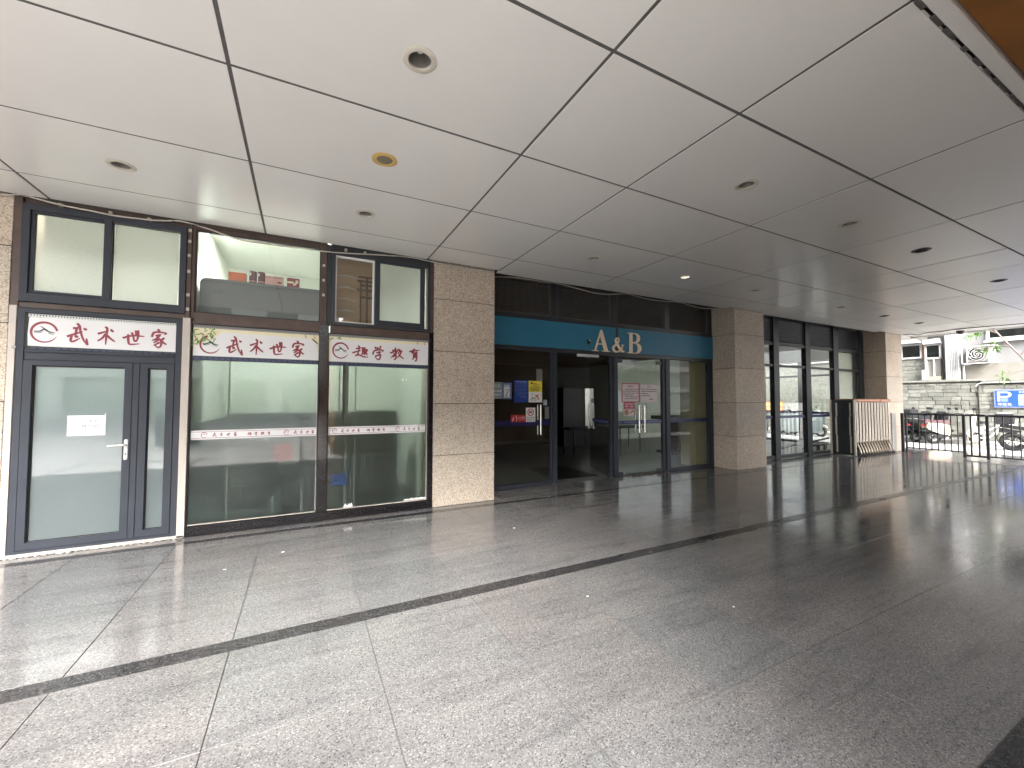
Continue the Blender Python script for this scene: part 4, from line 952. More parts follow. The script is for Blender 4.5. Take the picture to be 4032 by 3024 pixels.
# ------------------------------------------------------------------ lobby behind the glass
lob = thing('lobby_room', 'dim lobby walls seen through the glass entrance', 'wall', (7, 12, 0))
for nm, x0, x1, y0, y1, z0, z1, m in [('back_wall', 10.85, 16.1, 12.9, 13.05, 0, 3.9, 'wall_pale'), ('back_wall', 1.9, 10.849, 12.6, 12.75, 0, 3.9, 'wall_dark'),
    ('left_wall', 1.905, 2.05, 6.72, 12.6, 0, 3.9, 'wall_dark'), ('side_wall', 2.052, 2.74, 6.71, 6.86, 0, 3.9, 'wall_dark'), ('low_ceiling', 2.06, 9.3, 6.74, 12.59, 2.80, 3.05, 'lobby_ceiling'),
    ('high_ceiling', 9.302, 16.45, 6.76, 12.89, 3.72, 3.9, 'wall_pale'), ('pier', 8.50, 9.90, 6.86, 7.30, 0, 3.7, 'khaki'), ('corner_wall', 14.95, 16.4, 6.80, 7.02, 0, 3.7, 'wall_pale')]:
    bx(nm, m, lob, x0, x1, y0, y1, z0, z1)
pd = thing('podium', 'dark red wooden podium with a black top behind the entrance side glass', 'podium', (10.1, 8.9, 0))
bx('body', 'wood_red', pd, 9.98, 10.72, 8.65, 9.15, .08, 1.02, .01); bx('top', 'black', pd, 9.48, 10.95, 8.5, 9.25, 1.021, 1.13, .01); bx('base', 'black', pd, 9.7, 10.85, 8.55, 9.25, .0, .079, .005)
ds = thing('reception_desk', 'dark folding table behind the glass double door', 'table', (8.6, 9.6, 0))
bx('tabletop', 'black', ds, 6.6, 9.4, 9.35, 10.0, .755, .80, .004)
for x in (6.75, 8.42, 9.2):
    for y in (9.42, 9.9): MB().cyl((x, y, 0), (x, y, .754), .022).build('leg', 'alu_dark', ds)
cb = thing('cabinet', 'tall black cabinet with a shiny steel side in the dark lobby', 'cabinet', (8.4, 11.9, 0))
bx('body', 'black', cb, 7.95, 8.84, 11.7, 12.4, 0, 2.0, .008); bx('steel_panel', 'chrome', cb, 8.842, 9.22, 11.66, 12.4, .68, 2.0, .006); bx('lower_side', 'black', cb, 8.843, 9.22, 11.70, 12.4, 0, .675, .004)
mt = solo(bx('door_mat', 'black', None, 4.55, 5.6, 6.95, 8.3, .0, .012, .003), 'dark door mat on the floor inside the open entrance', 'mat')

# =================================================================== BAY 3: dark window wall
ww = thing('window_wall', 'dark framed glass window wall between the second column and the folding gate', 'window wall', (13, E, 0))
mull = [(9.93, 10.02), (11.286, 11.529), (12.82, 13.067), (14.317, 14.593), (15.861, 16.128)]
for (x0, x1) in mull: bx('mullion', 'frame_black', ww, x0, x1, E-.01, E+.12, .006, 3.85, .004)
for k in range(4):
    x0, x1 = mull[k][1]+.001, mull[k+1][0]-.001
    for z0, z1 in ((3.09, 3.15), (2.505, 2.566), (.03, .112)): bx('transom', 'frame_black', ww, x0, x1, E+.006, E+.11, z0, z1, .003)
    louver_set(ww, x0+.004, x1-.004, 3.152, 3.84, 14, E+.03, 'alu_dark')
    bx('blue_strip', 'strip_blue', ww, x0, x1, E+.0475, E+.0492, 1.105, 1.175)
    for z0, z1 in ((.113, 2.504), (2.567, 3.089)): pane('glass', ww, x0, x1, z0, z1, E+.05, .010)
bx('louver_backing', 'gasket', ww, 9.93, 16.12, E+.125, E+.15, 3.10, 3.86)
# glazed end wall of the lobby towards the street
ew = thing('end_glazing', 'glazed end wall of the lobby with the street behind it', 'window wall', (16.5, 9.9, 0))
bx('head_beam', 'wall_pale', ew, 16.42, 16.62, 7.0, 13.04, 3.02, 3.9); bx('solid_panel', 'wall_pale', ew, 16.44, 16.58, 6.92, 7.335, 0, 3.019)
for (y0, y1) in ((7.337, 7.40), (8.637, 8.76), (10.0, 10.12), (11.4, 11.52), (12.8, 12.9)): bx('mullion', 'alu', ew, 16.45, 16.55, y0, y1, .006, 3.018, .003)
ys = [7.40, 8.637, 8.76, 10.0, 10.12, 11.4, 11.52, 12.8]
for k in range(4):
    y0, y1 = ys[2*k]+.001, ys[2*k+1]-.001
    bx('transom', 'alu', ew, 16.455, 16.545, y0, y1, 2.448, 2.516); bx('bottom_rail', 'alu', ew, 16.455, 16.545, y0, y1, .02, .12)
    for z0, z1 in ((.121, 2.447), (2.517, 3.018)): bx('pane', 'glass', ew, 16.49, 16.50, y0, y1, z0, z1)
    bx('blue_strip', 'blue_pale' if 0 else 'sign_blue', ew, 16.484, 16.489, y0, y1, 1.10, 1.185)
tr = thing('flat_trolley', 'low black trolley with small wheels on the lobby floor behind the window wall', 'trolley', (14.3, 7.3, 0))
MB().tube([(12.2, 7.15, .16), (13.5, 7.25, .24), (15.6, 7.4, .34)], .03).build('push_bar', 'alu_dark', tr)
bx('deck', 'black', tr, 13.9, 15.5, 7.1, 7.5, .16, .21, .006)
for x in (13.6, 14.4, 14.8, 15.3):
    tb = MB().torus((x, 7.12, .085), .06, .024, 'y', 16, 8); tb.build('wheel', 'rubber', tr, smooth=True)

# =================================================================== FOLDING GATE
gt = thing('folding_gate', 'folded stainless steel gate with copper coloured cap rail beside the column', 'gate', (15.1, 6.2, 0))
gx0, gx1, gy0, gy1 = 14.12, 16.12, 5.98, 6.50
n = 23
bar = MB().box(-.017, .017, -.017, .017, .38, 1.53, .004); bme = bpy.data.meshes.new('bar'); bar.bm.to_mesh(bme); bar.bm.free(); bme.materials.append(M['steel_old'])
for k in range(n):
    x = gx0+.03+(gx1-gx0-.06)*k/(n-1)
    for y in (gy0+.02+.012*(k % 2), gy1-.03): inst(bme, 'bar', gt, Vector((x+random.uniform(-.006, .006), y, 0))-gt.location, (0, 0, 0))
MB().box(gx0-.02, gx1-.62, gy0-.035, gy1+.02, 1.535, 1.635, .03).build('cap_rail', 'copper', gt)
MB().box(gx0+1.385, gx1+.06, gy0-.035, gy1+.02, 1.535, 1.633, .03).build('cap_rail', 'copper', gt)
MB().cyl((gx0-.026, gy0+.02, 1.585), (gx0-.012, gy0+.02, 1.585), .05).build('cap_end', 'steel_old', gt)
for z in (1.18, .42): bx('brace', 'steel_old', gt, gx0+.01, gx1-.02, gy0+.05, gy0+.07, z-.02, z+.02)
leg_pts = [(0, 0, .41), (.008, -.006, .34), (.03, -.03, .25), (.048, -.055, .17), (.046, -.07, .10), (.058, -.08, .06)]
M['bronze'] = std('gate_leg_metal', (.30, .25, .20), .3, metal=.85, var=.15)
lm = MB().tube(leg_pts, .019, 8); lme = bpy.data.meshes.new('curved_leg'); lm.bm.to_mesh(lme); lm.bm.free(); lme.materials.append(M['bronze'])
wm = MB().torus((.062, -.085, .036), .024, .012, 'x', 12, 6); wme = bpy.data.meshes.new('caster'); wm.bm.to_mesh(wme); wm.bm.free(); wme.materials.append(M['black'])
for k in range(13):
    x = gx0+.04+(gx1-gx0-.08)*k/12
    inst(lme, 'curved_leg', gt, Vector((x, gy0+.02, 0))-gt.location); inst(wme, 'caster', gt, Vector((x, gy0+.02, 0))-gt.location)
# dark end frame facing left
bx('end_frame', 'alu_dark', gt, gx0-.06, gx0-.045, gy0+.0, gy1+.12, .02, 1.60, .004)
for y in (gy0+.01, gy1+.08): bx('end_post', 'steel_old', gt, gx0-.10, gx0-.061, y-.02, y+.03, .02, 1.61, .006)
for k in range(3):
    for j, (z0, z1) in enumerate(((1.12, 1.52), (.58, 1.11), (.08, .57))):
        y = gy0+.12+.17*k+(.012*(j % 2)); bx('end_slat', 'steel_old' if k != 1 else 'alu', gt, gx0-.085, gx0-.0605, y-.018, y+.018, z0, z1, .005)
cp = bx('cover_board', 'render_grey', None, 16.30, 16.58, 5.99, 6.018, .03, 1.20, .003); solo(cp, 'grey cover board fixed to the foot of the column behind the gate', 'board')

# =================================================================== RAILING
rl = thing('railing', 'black iron railing across the end of the arcade with vertical bars', 'railing', (16.4, 4.5, 0))
RX = 16.4
def rail_piece(nm, y0, y1, z0, z1, x0=RX-.02, x1=RX+.02, bev=.004): bx(nm, 'iron', rl, x0, x1, y0, y1, z0, z1, bev)
rail_piece('post', 5.745, 5.815, .006, 1.206, RX-.03, RX+.03); rail_piece('post', 5.672, 5.712, .006, 1.200)
rail_piece('top_rail', 4.49, 5.671, 1.160, 1.206, RX-.025, RX+.025); rail_piece('bottom_rail', 4.50, 5.671, .152, .182)
rail_piece('post', 4.43, 4.489, .006, 1.20, RX-.06, RX)
rail_piece('top_rail', 4.05, 4.429, 1.162, 1.215, RX-.06, RX-.01); rail_piece('bottom_rail', 4.052, 4.429, .05, .10, RX-.06, RX-.01)
rail_piece('post', 3.99, 4.049, .006, 1.20, RX-.06, RX)
rail_piece('top_rail', .9, 3.989, 1.155, 1.210, RX-.06, RX-.01); rail_piece('bottom_rail', .9, 3.989, .07, .105, RX-.05, RX-.015)
rail_piece('post', 1.5, 1.56, .006, 1.20, RX-.06, RX)
bm_ = MB().box(-.011, .011, -.011, .011, .10, 1.17); bme = bpy.data.meshes.new('baluster'); bm_.bm.to_mesh(bme); bm_.bm.free(); bme.materials.append(M['iron'])
b2 = MB().box(-.016, .016, -.016, .016, .08, 1.18); bme2 = bpy.data.meshes.new('baluster'); b2.bm.to_mesh(b2m := bme2); b2.bm.free(); bme2.materials.append(M['iron'])
for y in (5.543, 5.403, 5.266, 5.133, 4.998, 4.860, 4.724, 4.590): inst(bme, 'baluster', rl, Vector((RX, y, .03))-rl.location)
for y in (4.325, 4.175): inst(bme2, 'baluster', rl, Vector((RX-.035, y, 0))-rl.location)
y = 3.884
while y > 1.0: inst(bme, 'baluster', rl, Vector((RX-.032, y, 0))-rl.location); y -= .143

# =================================================================== CABLES
def cable(pts, y, r, m, label, dz=0, wob=.004):
    L = smooth_line([(a, b) for a, b in pts], 6)
    mb = MB().tube([(p.x, y+random.uniform(-wob, wob)*.5, min(p.y, HC-.006)+dz) for p in L], r, 6)
    return solo(mb.build('cable', m, None, smooth=True), label, 'cable', 'cables strung along the ceiling edge')
S_ = [(-3.2, 3.64), (-2.752, 3.664), (-2.648, 3.689), (-2.55, 3.690), (-2.336, 3.656), (-2.068, 3.64), (-1.88, 3.628), (-1.686, 3.636), (-1.556, 3.643), (-1.381, 3.672), (-1.275, 3.682), (-1.021, 3.64), (-.744, 3.575), (-.363, 3.574), (.189, 3.58), (.447, 3.597), (1.207, 3.675), (1.647, 3.675), (2.166, 3.643), (2.727, 3.665)]
cable(S_, 5.972, .008, 'cable_w', 'pale cable sagging in front of the upper shop windows')
cable([(a, b+random.uniform(-.012, .016)) for a, b in S_], 5.985, .006, 'cable_b', 'black cable twisted round the pale cable above the shop')
cable([(-3.2, 3.69), (-2.0, 3.685), (-1.0, 3.66), (0, 3.68), (1.0, 3.668), (2.0, 3.685), (2.75, 3.675)], 5.968, .0035, 'cable_b', 'thin black wire tight under the ceiling above the shop')
E_ = [(2.727, 3.668), (2.9, 3.69), (3.25, 3.73), (3.728, 3.735), (4.209, 3.74), (4.501, 3.715), (4.914, 3.67), (5.288, 3.675), (5.802, 3.745), (6.054, 3.73), (6.377, 3.71), (6.885, 3.715), (7.311, 3.745), (7.982, 3.69), (8.6, 3.72), (8.86, 3.68)]
def cable2(pts, y, r, m, label):
    L = smooth_line(pts, 6); mb = MB().tube([(p.x, y, p.y) for p in L], r, 6); return solo(mb.build('cable', m, None, smooth=True), label, 'cable', 'cables strung along the ceiling edge')
cable2(E_, 6.28, .008, 'cable_w', 'pale cable drooping in front of the entrance louvres')
cable([(8.83, 3.65), (9.204, 3.668), (9.5, 3.655), (9.817, 3.664), (9.93, 3.66)], 5.99, .010, 'cable_w', 'pale cable loop across the top of the second column')
cable2([(9.93, 3.70), (10.9, 3.77), (12.33, 3.74), (13.4, 3.76), (14.49, 3.73), (15.92, 3.72), (16.2, 3.70)], 6.3, .010, 'cable_b', 'dark cable in the gap above the window wall louvres')
mb = MB(); L = smooth_line([(5.951, 3.691), (5.739, 3.685), (5.588, 3.640), (5.353, 3.680), (5.068, 3.672), (4.812, 3.685), (4.678, 3.688), (4.135, 3.676), (3.461, 3.648), (2.6, 3.66), (1.5, 3.68)], 5)
mb.tube([(17.1, p.x, p.y) for p in L], .011, 6); solo(mb.build('cable', 'cable_b', None, smooth=True), 'black cable hanging under the street end of the ceiling', 'cable', 'cables strung along the ceiling edge')
mb = MB(); mb.lathe([(.001, -.10), (.05, -.09), (.085, -.05), (.09, -.02), (.09, 0)], (17.75, 4.83, HC), 16)
solo(mb.build('dome_camera', 'black', None, smooth=True), 'dark dome fitting under the street end of the ceiling', 'dome')

# =================================================================== STREET
Zr = -.12
road = MB().box(18.1, 60, -60, 60, Zr-.2, Zr).build('road', 'road'); setp(road, kind='structure')
plaza = MB().box(-80, 18.09, -80, .18, -.3, -.008).build('plaza', 'plaza'); setp(plaza, kind='structure')
mb = MB()
for k in range(1, 30): mb.box(-60, 17, -k*1.6-.03, -k*1.6+.03, -.008, -.004)
for k in range(-30, 9): mb.box(k*2.4-.025, k*2.4+.025, -46, .1, -.008, -.0045)
mb.build('paving_joint', 'tile_dark', plaza, kind='stuff')
kb = MB().box(22.9, 23.98, -20, 40, Zr, Zr+.14, .01).build('pavement', 'kerb'); setp(kb, kind='structure')
gr = MB().box(60, 300, -300, 300, -.6, -.35).build('ground', 'road'); setp(gr, kind='structure')

# stone retaining wall
WX = 24.0
sw = thing('stone_wall', 'grey green stone block retaining wall across the street behind the scooters', 'wall', (WX, 8, 0))
bx('wall_core', 'mortar', sw, WX+.05, WX+.5, 2.0, 17, Zr, 2.36)
stones = []
def stone_rows(y0, y1, z0, z1, xf, lim):
    z = z0; cnt = 0; extra = MB()
    while z < z1-.05:
        h = random.choice((.145, .16, .175, .19)); h = min(h, z1-z); y = y0-random.uniform(0, .2)
        while y < y1:
            l = random.uniform(.22, .56); a, b = max(y, y0), min(y+l, y1)
            if b-a > .06:
                dx = random.uniform(-.012, .012)
                if cnt < lim: bx('stone', 'ashlar', sw, xf+dx, xf+.10, a+.005, b-.005, z+.004, z+h-.004, .010); cnt += 1
                else: extra.box(xf+dx, xf+.10, a+.005, b-.005, z+.004, z+h-.004)
            y += l
        z += h
    if len(extra.bm.verts): extra.build('stonework', 'ashlar', sw, kind='stuff')
    else: extra.bm.free()
stone_rows(6.10, 8.6, Zr+.14, 2.30, WX, 118)
stone_rows(3.6, 6.08, Zr+.14, 2.20, WX-.06, 82)
stone_rows(10.4, 16, Zr+.14, 3.3, WX, 100)
bx('wall_core', 'mortar', sw, WX+.06, WX+.5, 10.3, 16, 2.361, 3.4)
bx('coping', 'ashlar', sw, WX-.05, WX+.5, 6.0, 10.2, 2.365, 2.45, .01); bx('coping', 'ashlar', sw, WX-.09, WX+.5, 2.0, 5.99, 2.30, 2.40, .01)
MB().tube([(WX-.11, 6.13, 2.15), (WX-.11, 6.10, 2.23), (WX-.11, 5.98, 2.285), (WX-.11, 3, 2.31)], .02, 8).build('white_pipe', 'pvc', sw)

# building above the wall
bd = thing('apartment_building', 'white rendered building rising above the stone wall across the street', 'building', (25, 6, 2.4))
BX = 24.35
bx('wall', 'render_white', bd, BX, BX+6, 1.0, 6.62, 2.401, 8)
bx('lower_wall', 'render_dirty', bd, BX-.02, BX-.001, 3.0, 6.50, 2.40, 3.06)
bx('recess_wall', 'render_grey', bd, BX+.25, BX+6, 6.621, 7.64, 2.46, 8)
bx('stone_wall_upper', 'mortar', bd, BX+.02, BX+6, 7.66, 17, 2.46, 8)
mb = MB()
z = 2.46
while z < 3.44:
    h = .165; y = 7.66-random.uniform(0, .2)
    while y < 10.2:
        l = random.uniform(.28, .7); a, b = max(y, 7.66), min(10.2, y+l)
        if b-a > .05: mb.box(BX+.0+random.uniform(-.02, .015), BX+.1, a+.005, b-.005, z+.004, z+h-.004, .008)
        y += l
    z += h
mb.build('upper_stonework', 'ashlar', bd, kind='stuff')
def street_window(y0, y1, z0, z1, x=BX, mid=True, wd=.07, m='pvc'):
    w_ = MB()
    for a, b, c, d in ((y0, y1, z0, z0+wd), (y0, y1, z1-wd, z1), (y0, y0+wd, z0+wd, z1-wd), (y1-wd, y1, z0+wd, z1-wd)): w_.box(x-.06, x+.02, a, b, c, d)
    if mid: w_.box(x-.058, x+.02, (y0+y1)/2-.03, (y0+y1)/2+.03, z0+wd, z1-wd)
    fr_ = w_.build('window', m, bd)
    bx('pane', 'dark_glass', fr_, x-.03, x-.02, y0+wd, y1-wd, z0+wd, z1-wd); bx('window_back', 'room_dark', fr_, x-.012, x-.004, y0+wd, y1-wd, z0+wd, z1-wd)
    return fr_
street_window(7.81, 9.2, 3.45, 4.10, BX-.01)
street_window(3.2, 5.90, 3.98, 5.4, BX, True, .09)
street_window(8.5, 9.9, 4.6, 5.8, BX-.01); street_window(11.2, 14.5, 3.55, 4.6, BX-.01)
bx('window_sill', 'pvc', bd, BX-.16, BX-.001, 3.1, 5.95, 3.90, 3.975, .008)
bx('wood_trim', 'wood_orange', bd, BX-.05, BX+.01, 7.665, 7.80, 3.45, 4.10)
bw = thing('bay_window', 'narrow white framed bay window with a metal hood beside the grey recess', 'window', (BX-.1, 7.45, 2.5))
frame = MB()
for a, b, c, d in ((7.64, 7.70, 2.62, 4.02), (7.18, 7.24, 3.40, 4.02), (7.19, 7.69, 3.38, 3.45), (7.19, 7.69, 3.96, 4.02), (7.40, 7.44, 2.62, 3.38)): frame.box(BX-.16, BX-.08, a, b, c, d)
frame.build('window_frame', 'pvc', bw); bx('pane', 'dark_glass', bw, BX-.12, BX-.11, 7.245, 7.635, 3.455, 3.955); bx('pane_back', 'render_grey', bw, BX-.09, BX+.2, 7.23, 7.645, 2.55, 3.95)
MB().prism([(7.14, 4.03), (7.72, 4.03), (7.70, 4.22), (7.20, 4.25)], 'x', BX-.30, BX-.02).build('metal_hood', 'duct', bw)
MB().prism([(7.76, 4.12), (9.3, 4.12), (9.3, 4.30), (7.95, 4.28)], 'x', BX-.35, BX-.03).build('awning', 'duct', bw)
bx('cabinet_box', 'cream_plastic', bw, BX-.25, BX-.03, 7.20, 7.62, 2.47, 2.62); bx('side_box', 'pvc', bw, BX-.26, BX-.03, 7.63, 7.78, 2.48, 2.92)
du = thing('exhaust_duct', 'white corrugated sheet metal duct running up the building wall', 'duct', (BX-.1, 6.83, 2.42))
prof = [(6.63+.40*k/16, BX-.27-(.022 if k % 2 else 0)) for k in range(17)]
MB().prism([(x, y) for y, x in prof]+[(BX-.005, 7.03), (BX-.005, 6.63)], 'z', 2.46, 6).build('corrugated_shell', 'duct', du)
pp = thing('drain_pipe', 'white drain pipe at the corner below the air conditioner', 'pipe', (BX-.08, 6.52, 2.4))
MB().cyl((BX-.07, 6.55, 2.42), (BX-.07, 6.55, 3.02), .04).build('pipe', 'pvc', pp); MB().tube([(BX-.07, 6.55, 3.0), (BX-.07, 6.50, 3.06), (BX-.07, 6.35, 3.07)], .03).build('elbow', 'pvc', pp)
MB().box(BX-.12, BX-.02, 6.24, 6.5, 2.405, 2.46).build('foot_block', 'black', pp)
ac = thing('air_conditioner', 'air conditioner unit inside a scrolled white iron cage on the wall', 'air conditioner', (BX-.25, 6.05, 3.1))
bx('casing', 'render_grey', ac, BX-.36, BX-.03, 5.72, 6.40, 3.14, 3.70, .015)
MB().lathe([(.001, -.01), (.225, -.012), (.245, 0)], (BX-.362, 6.15, 3.44), 24, 'x').build('fan_grille', 'black', ac)
for k in range(5): 
    a = k*2*math.pi/5; MB().prism([(6.18+.03*math.cos(a), 3.44+.03*math.sin(a)), (6.18+.17*math.cos(a+.2), 3.44+.17*math.sin(a+.2)), (6.18+.17*math.cos(a+.7), 3.44+.17*math.sin(a+.7))], 'x', BX-.378, BX-.374).build('fan_blade', 'render_grey', ac)
bx('logo_plate', 'maroon', ac, BX-.364, BX-.3605, 5.77, 5.88, 3.62, 3.655)
cage = MB()
for y_ in (5.60, 5.75, 6.34, 6.49): cage.box(BX-.45, BX-.42, y_-.015, y_+.015, 3.08, 3.76)
for z_ in (3.08, 3.76): cage.box(BX-.452, BX-.418, 5.585, 6.505, z_-.02, z_+.02)
for y_ in (5.60, 6.49):
    for z_ in (3.08, 3.76): cage.box(BX-.417, BX-.003, y_-.014, y_+.014, z_-.014, z_+.014)
for sg in (1, -1): cage.tube([(BX-.435, 6.05+sg*(.02+.013*k)*math.cos(k*.5), 3.42+(.02+.013*k)*math.sin(k*.5)*sg) for k in range(22)], .010, 6)
cage.build('cage', 'pvc', ac)

ps = thing('parking_sign', 'blue parking sign with a big white P on the stone wall, at the right edge', 'sign', (WX-.1, 5.0, 1.66))
sx_ = WX-.11
bx('sign_board', 'sign_rim', ps, sx_-.02, sx_, 4.15, 5.66, 1.325, 2.005, .004); bx('blue_face', 'sign_blue', ps, sx_-.024, sx_-.0205, 4.19, 5.62, 1.365, 1.965)
def side_text(mb, body, x, y, z, h, sx=1.0):   # lettering facing -X (reads towards -Y)
    me = text_mesh(body); mb.mesh(me, Matrix.Translation((x, y, z)) @ Matrix.Rotation(-math.pi/2, 4, 'Z') @ Matrix.Rotation(math.pi/2, 4, 'X') @ Matrix.Diagonal((h*sx, h, h, 1)))
mb = MB(); xs_ = sx_-.0255
mb.prism([(5.57, 1.93), (5.57, 1.56), (5.50, 1.56), (5.50, 1.93)], 'x', xs_-.001, xs_)
mb.prism([(5.499, 1.93), (5.34, 1.93)]+[(5.34-.13*math.sin(a), 1.82+.11*math.cos(a)) for a in [k*math.pi/10 for k in range(1, 10)]]+[(5.34, 1.71), (5.499, 1.71), (5.499, 1.76), (5.35, 1.76)]+[(5.35-.07*math.sin(a), 1.82-.06*math.cos(a)) for a in [k*math.pi/8 for k in range(1, 8)]]+[(5.35, 1.88), (5.499, 1.88)], 'x', xs_-.0012, xs_)
mb.build('letter', 'sign_white', ps)
mb = MB(); side_text(mb, '停放处', xs_-.001, 5.39, 1.44, .125); mb.build('lettering', 'sign_white', ps)
mb = MB(); side_text(mb, '非机动车停放须知', xs_-.001, 4.70, 1.90, .085)
mb.build('lettering', 'sign_white', ps)
bx('pale_panel', 'sign_pale', ps, xs_-.001, xs_+.001, 4.25, 5.05, 1.41, 1.82)
mb = MB()
for z_ in (1.68, 1.545, 1.48): mb.box(xs_-.0018, xs_-.0011, 4.27, 4.93, z_-.016, z_+.016)
for z_ in (1.76, 1.62): blurred_line(mb, 4.3, 4.9, z_, .02, xs_-.0015, .3, 'x')
mb.build('fine_print', 'sign_blue', ps)
mb = MB()
for z_ in (1.66, 1.63, 1.59, 1.56): mb.box(xs_-.0015, xs_-.0005, 5.30, 5.48, z_-.009, z_+.009)
mb.build('small_lines', 'sign_pale', ps)

# orange notice board seen through the window wall
ob = thing('orange_board', 'orange notice board on the stone wall seen through the window wall', 'sign', (WX-.1, 14, 1.3))
bx('board', 'orange', ob, WX-.10, WX-.07, 13.5, 14.6, .98, 1.50); mb = MB()
for k in range(4): mb.box(WX-.104, WX-.1005, 13.56+.26*k, 13.76+.26*k, 1.27, 1.46)
blurred_line(mb, 13.6, 14.5, 1.12, .12, WX-.1015, .2, 'x'); mb.build('lettering', 'yellow', ob, kind='stuff')

# ------------------------------------------------------------------ scooters
def scooter(loc, rz, label, body, seat, box=None, sheet=None, plate=None, k=1.0):
    """step-through scooter, nose along +X, wheels on z=0"""
    t = thing('scooter', label, 'scooter', loc, 'scooters and bikes parked by the stone wall', rz=rz)
    B = dict(local=True)
    for x in (-.58, .62):
        MB().torus((x, 0, .215), .165, .055, 'y', 22, 10).build('tyre', 'rubber', t, smooth=True, **B)
        MB().lathe([(.001, -.03), (.12, -.035), (.125, 0), (.12, .035), (.001, .03)], (x, 0, .215), 18, 'y').build('rim', 'silver_plastic', t, **B)
    MB().prism([(-.86, .62), (-.80, .50), (-.45, .36), (-.18, .30), (-.15, .62), (-.30, .70), (-.80, .74)], 'y', -.14, .14).build('rear_body', body, t, **B)
    MB().prism([(-.20, .26), (.36, .26), (.38, .33), (-.18, .34)], 'y', -.15, .15).build('footboard', 'black', t, **B)
    MB().prism([(.34, .26), (.42, .30), (.56, .98), (.52, 1.02), (.44, .98), (.30, .40)], 'y', -.19, .19).build('leg_shield', body if body != 'maroon_plastic' else 'maroon_plastic', t, **B)
    MB().prism([(.46, .46), (.58, .44), (.86, .36), (.82, .45), (.66, .52), (.54, .80)], 'y', -.09, .09).build('front_mudguard', body, t, **B)
    MB().prism([(-.92, .74), (-.84, .72), (-.30, .70), (-.10, .72), (-.06, .77), (-.20, .83), (-.50, .82), (-.80, .86), (-.92, .84)], 'y', -.13, .13).build('seat', seat, t, **B)
    MB().tube([(.62, 0, .24), (.56, 0, .60), (.46, 0, 1.02)], .03, 10).build('fork', 'silver_plastic', t, **B)
    MB().tube([(.36, -.36, 1.06), (.40, -.20, 1.05), (.46, 0, 1.02), (.40, .20, 1.05), (.36, .36, 1.06)], .015, 8).build('handlebar', 'black', t, **B)
    MB().prism([(.40, .95), (.54, .92), (.60, 1.04), (.52, 1.12), (.42, 1.10)], 'y', -.10, .10).build('headlamp_cowl', body, t, **B)
    MB().lathe([(.001, .02), (.06, .01), (.065, -.02)], (.605, 0, 1.02), 16, 'x').build('headlight', 'pvc', t, **B)
    for s_ in (-1, 1):
        MB().tube([(.40, s_*.28, 1.06), (.38, s_*.33, 1.20)], .007, 6).build('mirror_stem', 'black', t, **B)
        MB().box(.365, .385, s_*.34-.06, s_*.34+.06, 1.18, 1.26, .008).build('mirror', 'black', t, **B)
    MB().box(-.90, -.86, -.08, .08, .60, .68, .01).build('tail_light', 'red_plastic', t, **B)
    MB().prism([(-.95, .44), (-.70, .42), (-.55, .50), (-.80, .58)], 'y', -.06, .06).build('rear_mudguard', 'black', t, **B)
    MB().tube([(-.30, .10, .26), (-.36, .17, .01)], .012, 6).build('stand', 'iron', t, **B)
    MB().prism([(-.72, .20), (-.30, .24), (-.26, .34), (-.66, .32)], 'y', -.17, -.10).build('motor_cover', 'black', t, **B)
    if box: MB().box(-.98, -.62, -.19, .19, .88, 1.20, .03).build('top_box', box, t, **B)
    if plate: MB().box(-.965, -.955, -.09, .09, .50, .60).build('number_plate', plate, t, **B)
    if sheet:
        mb = MB(); ns, nu = 14, 12; V = []
        for i in range(ns+1):
            u = i/ns; x = -1.0+1.75*u; row = []
            top = .90+.16*math.sin(u*5)+.30*max(0, u-.6)*1.4
            for j in range(nu+1):
                a = -1+2*j/nu; yy = .34*a*(1+.12*math.sin(9*u+3*a)); zz = top-(abs(a)**2.4)*(top-.18)+.025*math.sin(14*u+7*a)
                row.append(mb.bm.verts.new((x+.03*math.sin(6*a), yy, zz)))
            V.append(row)
        for i in range(ns):
            for j in range(nu): mb.bm.faces.new((V[i][j], V[i+1][j], V[i+1][j+1], V[i][j+1]))
        mb.build('cover_sheet', sheet, t, smooth=True, **B)
    t.scale = (k*1.13,)*3
    return t
R_ = math.radians
scooter((22.9, 7.75, Zr), R_(-28), 'black scooter with a lime plate, first behind the railing by the column', 'black', 'black', 'black', plate='lime')
scooter((23.0, 7.25, Zr), R_(-22), 'black scooter with top box parked between the lime plate one and the maroon one', 'black', 'black', 'black')
scooter((22.75, 6.5, Zr), R_(-38), 'maroon and cream step through scooter with red tail light', 'cream_plastic', 'maroon_plastic')
